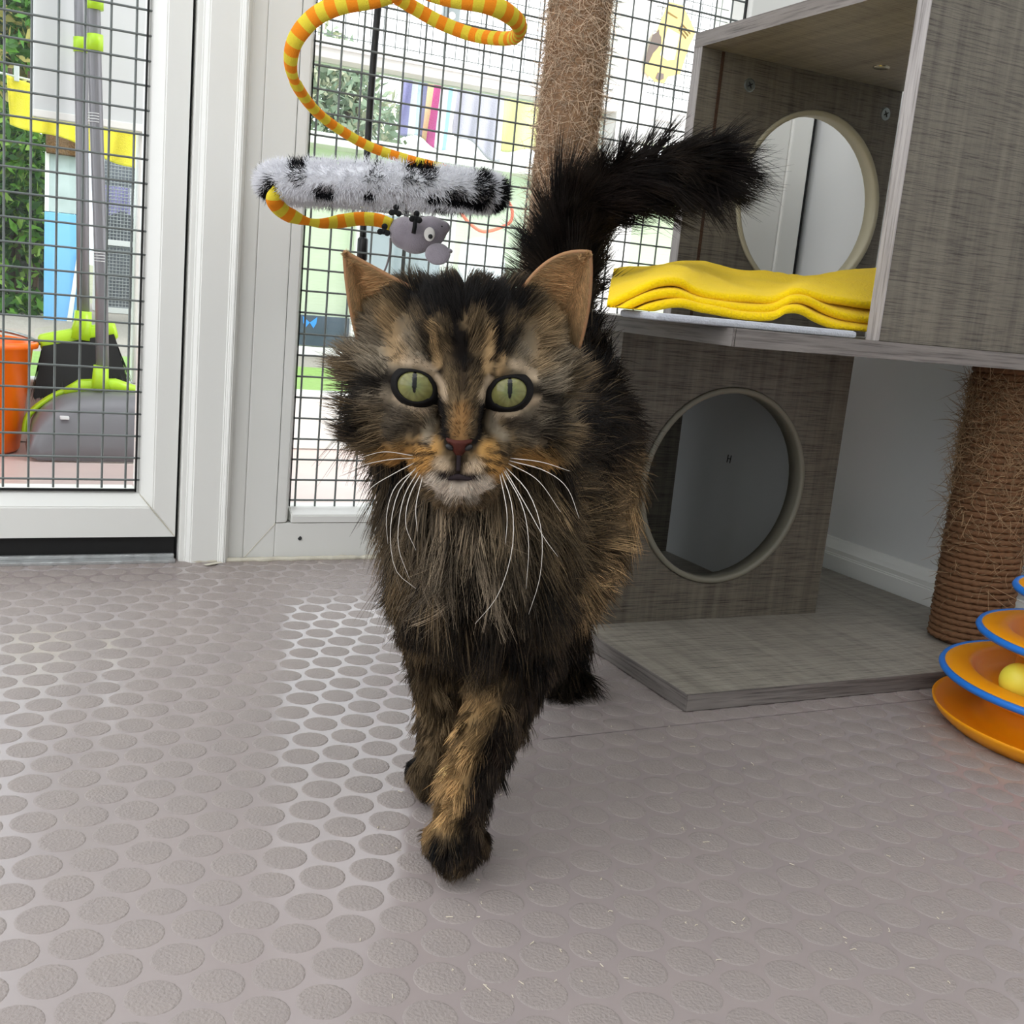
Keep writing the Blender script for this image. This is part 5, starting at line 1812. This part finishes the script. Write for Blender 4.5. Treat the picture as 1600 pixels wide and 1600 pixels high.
# long loose bib hair below the chin
N = 1500
m = np.where(is_('chest', 'neck') & (np.abs(qx - 718) < 78) & (qy > 770) & (qy < 890) & ((RN * (CAM - RP)).sum(1) > 0))[0]
i = rng.choice(m, N)
ck_ = key[i] % 61
lean = np.clip(ctab[ck_], -1.3, 1.3) * .3
Lb = rng.uniform(.024, .042, (N, 1)) * ltab[ck_][:, None]
d0 = unit(RN[i] * .55 + down * .75 + lean * .5 + hx * (hp[i, 0:1] / 90))
d1 = down * .8 - RN[i] * .75 + np.where(rng.random((N, 1)) < .5, 1, -1) * hx * .1 + lean
s7 = np.linspace(0, 1, 7)
Pb = RP[i][:, None] + Lb[:, :, None] * (d0[:, None] * s7[None, :, None] + d1[:, None] * (s7 ** 2)[None, :, None] * .5 + (ctab[(ck_ * 5) % 9973] * .25)[:, None] * (s7 ** 3)[None, :, None])
ex_, ey_, _ = pix(Pb[:, -1])
ok_ = (ex_ > 618) & (ex_ < 845) & (ey_ < 1010)
Pb, ck_ = Pb[ok_], ck_[ok_]; N = len(Pb)
cb = GREYB[None] * rng.uniform(.6, 1.3, (N, 1)) * np.clip(np.random.default_rng(3).lognormal(-.25, .75, 61), .12, 2.0)[ck_][:, None] * np.array([1.0, .95, .92])
hairs('bib_hair', Pb, np.full(N, .00024), cb * .5, cb, body, M_['fur'])
# ---- ears
M_['earfur'] = hair_mat('ear_down', .6, .2, .4)
def ear(name, base_in, base_out, tip, side, bulge_in, bulge_out, zc, twist):
    """cupped ear; u runs from the inner edge to the outer edge, v from base to tip (head mm)"""
    NU, NV = 22, 22
    bi, bo, tp = np.array(base_in, float), np.array(base_out, float), np.array(tip, float)
    G = np.zeros((NV + 1, NU + 1, 3))
    for j in range(NV + 1):
        v = j / NV
        e_in = bi * (1 - v) + tp * v + np.array(bulge_in) * 4 * v * (1 - v)
        e_out = bo * (1 - v) + tp * v + np.array(bulge_out) * 4 * v * (1 - v)
        for i in range(NU + 1):
            u = i / NU
            p = e_in * (1 - u) + e_out * u
            depth = 17 * (1 - (2 * u - 1) ** 2) * (1 - v) ** .7 * (1 if v < .97 else .3)
            z = zc - depth - 11 * u * (1 - v) + 2 * v
            G[j, i] = hd_(p[0], p[1], z)
    bm = bmesh.new()
    vs = [[bm.verts.new(G[j, i]) for i in range(NU + 1)] for j in range(NV + 1)]
    for j in range(NV):
        for i in range(NU):
            bm.faces.new((vs[j][i], vs[j][i + 1], vs[j + 1][i + 1], vs[j + 1][i]))
    bmesh.ops.remove_doubles(bm, verts=bm.verts[:], dist=.00005)
    ob = obj(name, bm, mat('ear_skin', (156, 118, 84), .7, .2, var=(160, .15), **{'Subsurface Weight': .5, 'Subsurface Radius': (.006, .002, .001)}), body, True)
    md = ob.modifiers.new('thick', 'SOLIDIFY'); md.thickness = .0018; md.offset = 0
    # short fur on the inside, long wisps from the inner edge, dark fur on the back
    N = 14000
    u = rng.random(N); v = rng.beta(1, 1.25, N)
    def at_uv(u, v):
        jj, ii = v * NV, u * NU
        j0, i0 = np.minimum(jj.astype(int), NV - 1), np.minimum(ii.astype(int), NU - 1)
        a, b = (jj - j0)[:, None], (ii - i0)[:, None]
        return (G[j0, i0] * (1 - a) * (1 - b) + G[j0 + 1, i0] * a * (1 - b) + G[j0, i0 + 1] * (1 - a) * b + G[j0 + 1, i0 + 1] * a * b)
    p = at_uv(u, v)
    du = unit(at_uv(np.minimum(u + .02, 1), v) - at_uv(np.maximum(u - .02, 0), v)); dv_ = unit(at_uv(u, np.minimum(v + .02, .99)) - at_uv(u, np.maximum(v - .02, 0)))
    nn = unit(np.cross(du, dv_)); nn = np.where((nn @ hz)[:, None] < 0, -nn, nn)
    bkside = (rng.random(N) < .38) & (np.abs(2 * u - 1) < .75) & (v < .8)
    nn = np.where(bkside[:, None], -nn, nn)
    wisp = (~bkside) & (u < .4) & (v < .6) & (rng.random(N) < .35)
    L = np.where(wisp, rng.uniform(.008, .018, N) * (1 - v), rng.uniform(.0025, .005, N) * np.where(v > .85, .5, 1))
    edge = (u < .05) | (u > .95)
    d = unit(dv_ * .9 * np.where(v > .8, .2, 1)[:, None] + nn * np.where(bkside, .12, .3)[:, None] + rng.normal(0, .12, (N, 3)) - du * np.where(u < .15, -.4, np.where(u > .85, .4, 0))[:, None])
    d = np.where(wisp[:, None], unit(du * .8 + dv_ * .45 + nn * .45 + rng.normal(0, .12, (N, 3))), d)
    s5 = np.linspace(0, 1, 5)
    P = p[:, None] + nn[:, None] * .0008 + L[:, None, None] * (d[:, None] * s5[None, :, None] + (dv_ * .3 - nn * .25)[:, None] * (s5 ** 2)[None, :, None] * .5)
    c = LIN(226, 188, 138)[None] * rng.uniform(.6, 1.25, (N, 1))
    rim_ = np.clip((np.abs(2 * u - 1) - .86) / .14, 0, 1)[:, None]
    c = c * (1 - .3 * rim_) + BROWN * .3 * rim_
    low_ = np.clip((.3 - v) / .3, 0, 1)[:, None]
    c = c * (1 - .5 * low_) + BROWN * .5 * low_
    c = np.where(wisp[:, None], c * 1.15, c)
    c = np.where(bkside[:, None], DARK[None] * rng.uniform(.6, 1.6, (N, 1)), c)
    tipd = np.clip((v - .85) / .15, 0, 1)[:, None]
    c = c * (1 - .35 * tipd) + BROWN * .35 * tipd
    hairs('ear_fur', P, np.where(wisp, .00014, .00013), c * .85, c, ob, M_['earfur'])
    return ob


E_ = lambda px_, py_, z: ((px_ - 722) * (545 - z) / 1700 * 1.0, -(py_ - 608) * (545 - z) / 1700)
zl = -44
ear('ear', E_(652, 466, zl), E_(560, 548, zl), E_(541, 412, zl), -1, (0, 0), (-1.5, 0), zl + 10, -4)
ear('ear', E_(802, 470, zl), E_(904, 545, zl), E_(911, 400, zl), 1, (-2, 7.5), (2.5, 0), zl + 10, -4)

# ---- eyes
def eye(e, yaw):
    c = hd_(e[0], e[1], -12.6)
    ef = unit(hz + hx * yaw); ex = unit(hx - ef * (hx @ ef)); ey = np.cross(ef, ex)
    m = bpy.data.materials.new('cat_eye'); m.use_nodes = True
    n, l = m.node_tree.nodes, m.node_tree.links
    b = n['Principled BSDF']
    b.inputs['Roughness'].default_value = .06
    b.inputs['Specular IOR Level'].default_value = .35
    at_ = n.new('ShaderNodeAttribute'); at_.attribute_name = 'iris'
    l.new(at_.outputs['Color'], b.inputs['Base Color'])
    bm = bmesh.new()
    bmesh.ops.create_uvsphere(bm, u_segments=72, v_segments=72, radius=1)
    Vl = np.array([v.co[:] for v in bm.verts])
    R_ = .0117
    for v, q in zip(bm.verts, Vl):
        v.co = Vector(c + R_ * (q[0] * ex + q[1] * ey + q[2] * ef))
    me = bpy.data.meshes.new('eye'); bm.to_mesh(me); bm.free()
    ob = link('eye', me, m, body, True)
    ang = np.hypot(Vl[:, 0], Vl[:, 1])
    nz_ = fbm(np.stack([np.arctan2(Vl[:, 1], Vl[:, 0]) * 3, ang * 2, 0 * ang], -1), 1.5, 9)
    iris = LIN(116, 114, 68)[None] * (1 + .3 * nz_[:, None])
    inner = np.clip((.45 - ang) / .3, 0, 1)[:, None]
    iris = iris * (1 - inner * .5) + LIN(92, 108, 72) * inner * .5
    pup = (np.hypot(Vl[:, 0] / .105, (Vl[:, 1] - .22) / .52) < 1) & (Vl[:, 2] > 0)
    out = (ang > .80) | (Vl[:, 2] < 0)
    cc = iris.copy(); cc[pup] = LIN(6, 7, 6); cc[out] = LIN(12, 10, 9)
    a = me.color_attributes.new('iris', 'FLOAT_COLOR', 'POINT')
    a.data.foreach_set('color', np.concatenate([np.clip(cc, 0, 1), np.ones((len(cc), 1))], 1).astype(np.float32).reshape(-1))
    # black lids: an almond ring lying over the ball
    bm = bmesh.new()
    th = np.linspace(0, 2 * math.pi, 49)[:-1]
    rows = []
    sgn = 1 if e[0] > 0 else -1
    for t in th:
        x, y = 9.9 * math.cos(t), 8.4 * math.sin(t)
        y += .10 * x * sgn + (-.8 if math.cos(t) * sgn < -.75 else 0)
        if y > 0: y *= .93
        x2, y2 = x * 1.22, y * 1.24 + (0 if math.sin(t) > 0 else -.4)
        zf = lambda x_, y_: math.sqrt(max(0, (12.1 ** 2 - x_ * x_ - y_ * y_)))
        rows.append([bm.verts.new(c + .001 * (p[0] * ex + p[1] * ey + p[2] * ef)) for p in ((x * .90, y * .90, zf(x * .9, y * .9) - .6), (x * .95, y * .95, zf(x * .95, y * .95) + .5), (x * 1.08, y * 1.08, zf(x, y) + .1), (x2, y2, 5.0), (x2 * 1.1, y2 * 1.1, 1.5))])
    for a_, b_ in zip(rows, rows[1:] + rows[:1]):
        for k in range(4): bm.faces.new((a_[k], b_[k], b_[k + 1], a_[k + 1]))
    obj('eyelid', bm, mat('black_eyelid', (13, 10, 9), .75, .2), ob, True)


eye(EYES[0], -.06); eye(EYES[1], .06)

# ---- nose and mouth
bm = bmesh.new()
NU, NV = 16, 10
rows = []
for j in range(NV + 1):
    v = j / NV
    hw = 6.6 * (1 - v) ** .75 * (1 if v > .05 else .9) + 1.1
    row = []
    for i in range(NU + 1):
        u = i / NU * 2 - 1
        y = -24.6 - 8.6 * v + 1.2 * (abs(u) ** 2) * (1 - v)
        z = 15.2 - 4.6 * u * u * (1 - .3 * v) - 4.2 * v * v - (1.8 if j == 0 else 0)
        nd = math.hypot((abs(u) * hw - 4.4) / 1.9, (v - .42) / .2)
        if nd < 1: z -= 2.4 * (1 - nd)
        row.append(bm.verts.new(hd_(u * hw - .8, y, z - (3.5 if abs(u) > .98 else 0))))
    rows.append(row)
for a_, b_ in zip(rows, rows[1:]):
    for i in range(NU): bm.faces.new((a_[i], a_[i + 1], b_[i + 1], b_[i]))
obj('nose', bm, mat('brick_nose', (72, 32, 23), .65, .2, bump=(900, .0003), var=(240, .4)), body, True)
for s in (-1, 1):
    bm = bmesh.new()
    ellipsoid(bm, hd_(s * 4.6 - .8, -28.2, 11.6), (.0024, .0016, .0018), (unit(hx + hy * .5 * s), unit(hy - hx * .5 * s), hz), 2)
    obj('nostril', bm, mat('dark_nostril', (16, 10, 9), .6), body, True)
bm = bmesh.new()
tube(bm, spline([hd_(-.8, -32, 11), hd_(-.9, -36, 10.2), hd_(-1, -40, 9.6)], 5), .0011, 8)
tube(bm, spline([hd_(-10.5, -43.2, 6.6), hd_(-5.5, -44.0, 8.2), hd_(-1, -43.2, 8.6), hd_(4, -44.0, 8.2), hd_(9, -43.2, 6.8)], 6), [.0005] + list(np.interp(np.arange(23), [0, 6, 11, 16, 22], [.0007, .0012, .0016, .0012, .0007])) + [.0005], 8)
obj('mouth', bm, mat('dark_lips', (46, 38, 40), .85, .15), body, True)

# ---- whiskers
WH = [((652, 728, .548), (622, 770, .535), (610, 830, .53), (618, 890, .53), (650, 920, .53)), ((656, 732, .547), (630, 780, .533), (622, 850, .53), (640, 905, .53)),
      ((660, 736, .546), (640, 775, .535), (634, 820, .53), (650, 860, .53)), ((650, 722, .549), (612, 742, .54), (580, 762, .535), (556, 792, .53)),
      ((648, 716, .55), (610, 718, .542), (570, 726, .536), (536, 738, .53)), ((654, 730, .548), (618, 760, .536), (604, 805, .53), (606, 850, .53)),
      ((662, 738, .546), (650, 790, .535), (652, 830, .53)), ((645, 712, .551), (600, 706, .546), (560, 716, .54)),
      ((782, 735, .548), (800, 790, .535), (800, 860, .53), (778, 930, .53), (742, 975, .53)), ((786, 734, .548), (816, 790, .535), (826, 850, .53), (822, 920, .53)),
      ((790, 730, .549), (826, 770, .536), (846, 830, .53), (844, 900, .53), (826, 960, .53)), ((794, 724, .55), (840, 750, .54), (876, 800, .535)),
      ((788, 732, .549), (822, 790, .535), (850, 840, .53), (872, 870, .53)), ((796, 720, .551), (850, 735, .543), (886, 762, .536), (905, 810, .53)),
      ((780, 737, .548), (792, 800, .535), (790, 850, .53)), ((798, 716, .552), (846, 722, .545), (890, 736, .54))]
Pw = []
for w_ in WH:
    q = spline([at(*p) for p in w_], 6)
    u = np.linspace(0, 1, 14) * (len(q) - 1); i = np.minimum(u.astype(int), len(q) - 2); f = (u - i)[:, None]
    Pw.append(q[i] * (1 - f) + q[i + 1] * f)
for wi, q in enumerate(Pw):
    bm = bmesh.new()
    tube(bm, q, np.linspace(.00027, .00008, len(q)), 5)
    obj('whisker', bm, M_.setdefault('whisk', mat('white_whisker', (212, 204, 194), .4, .5)), body, True)
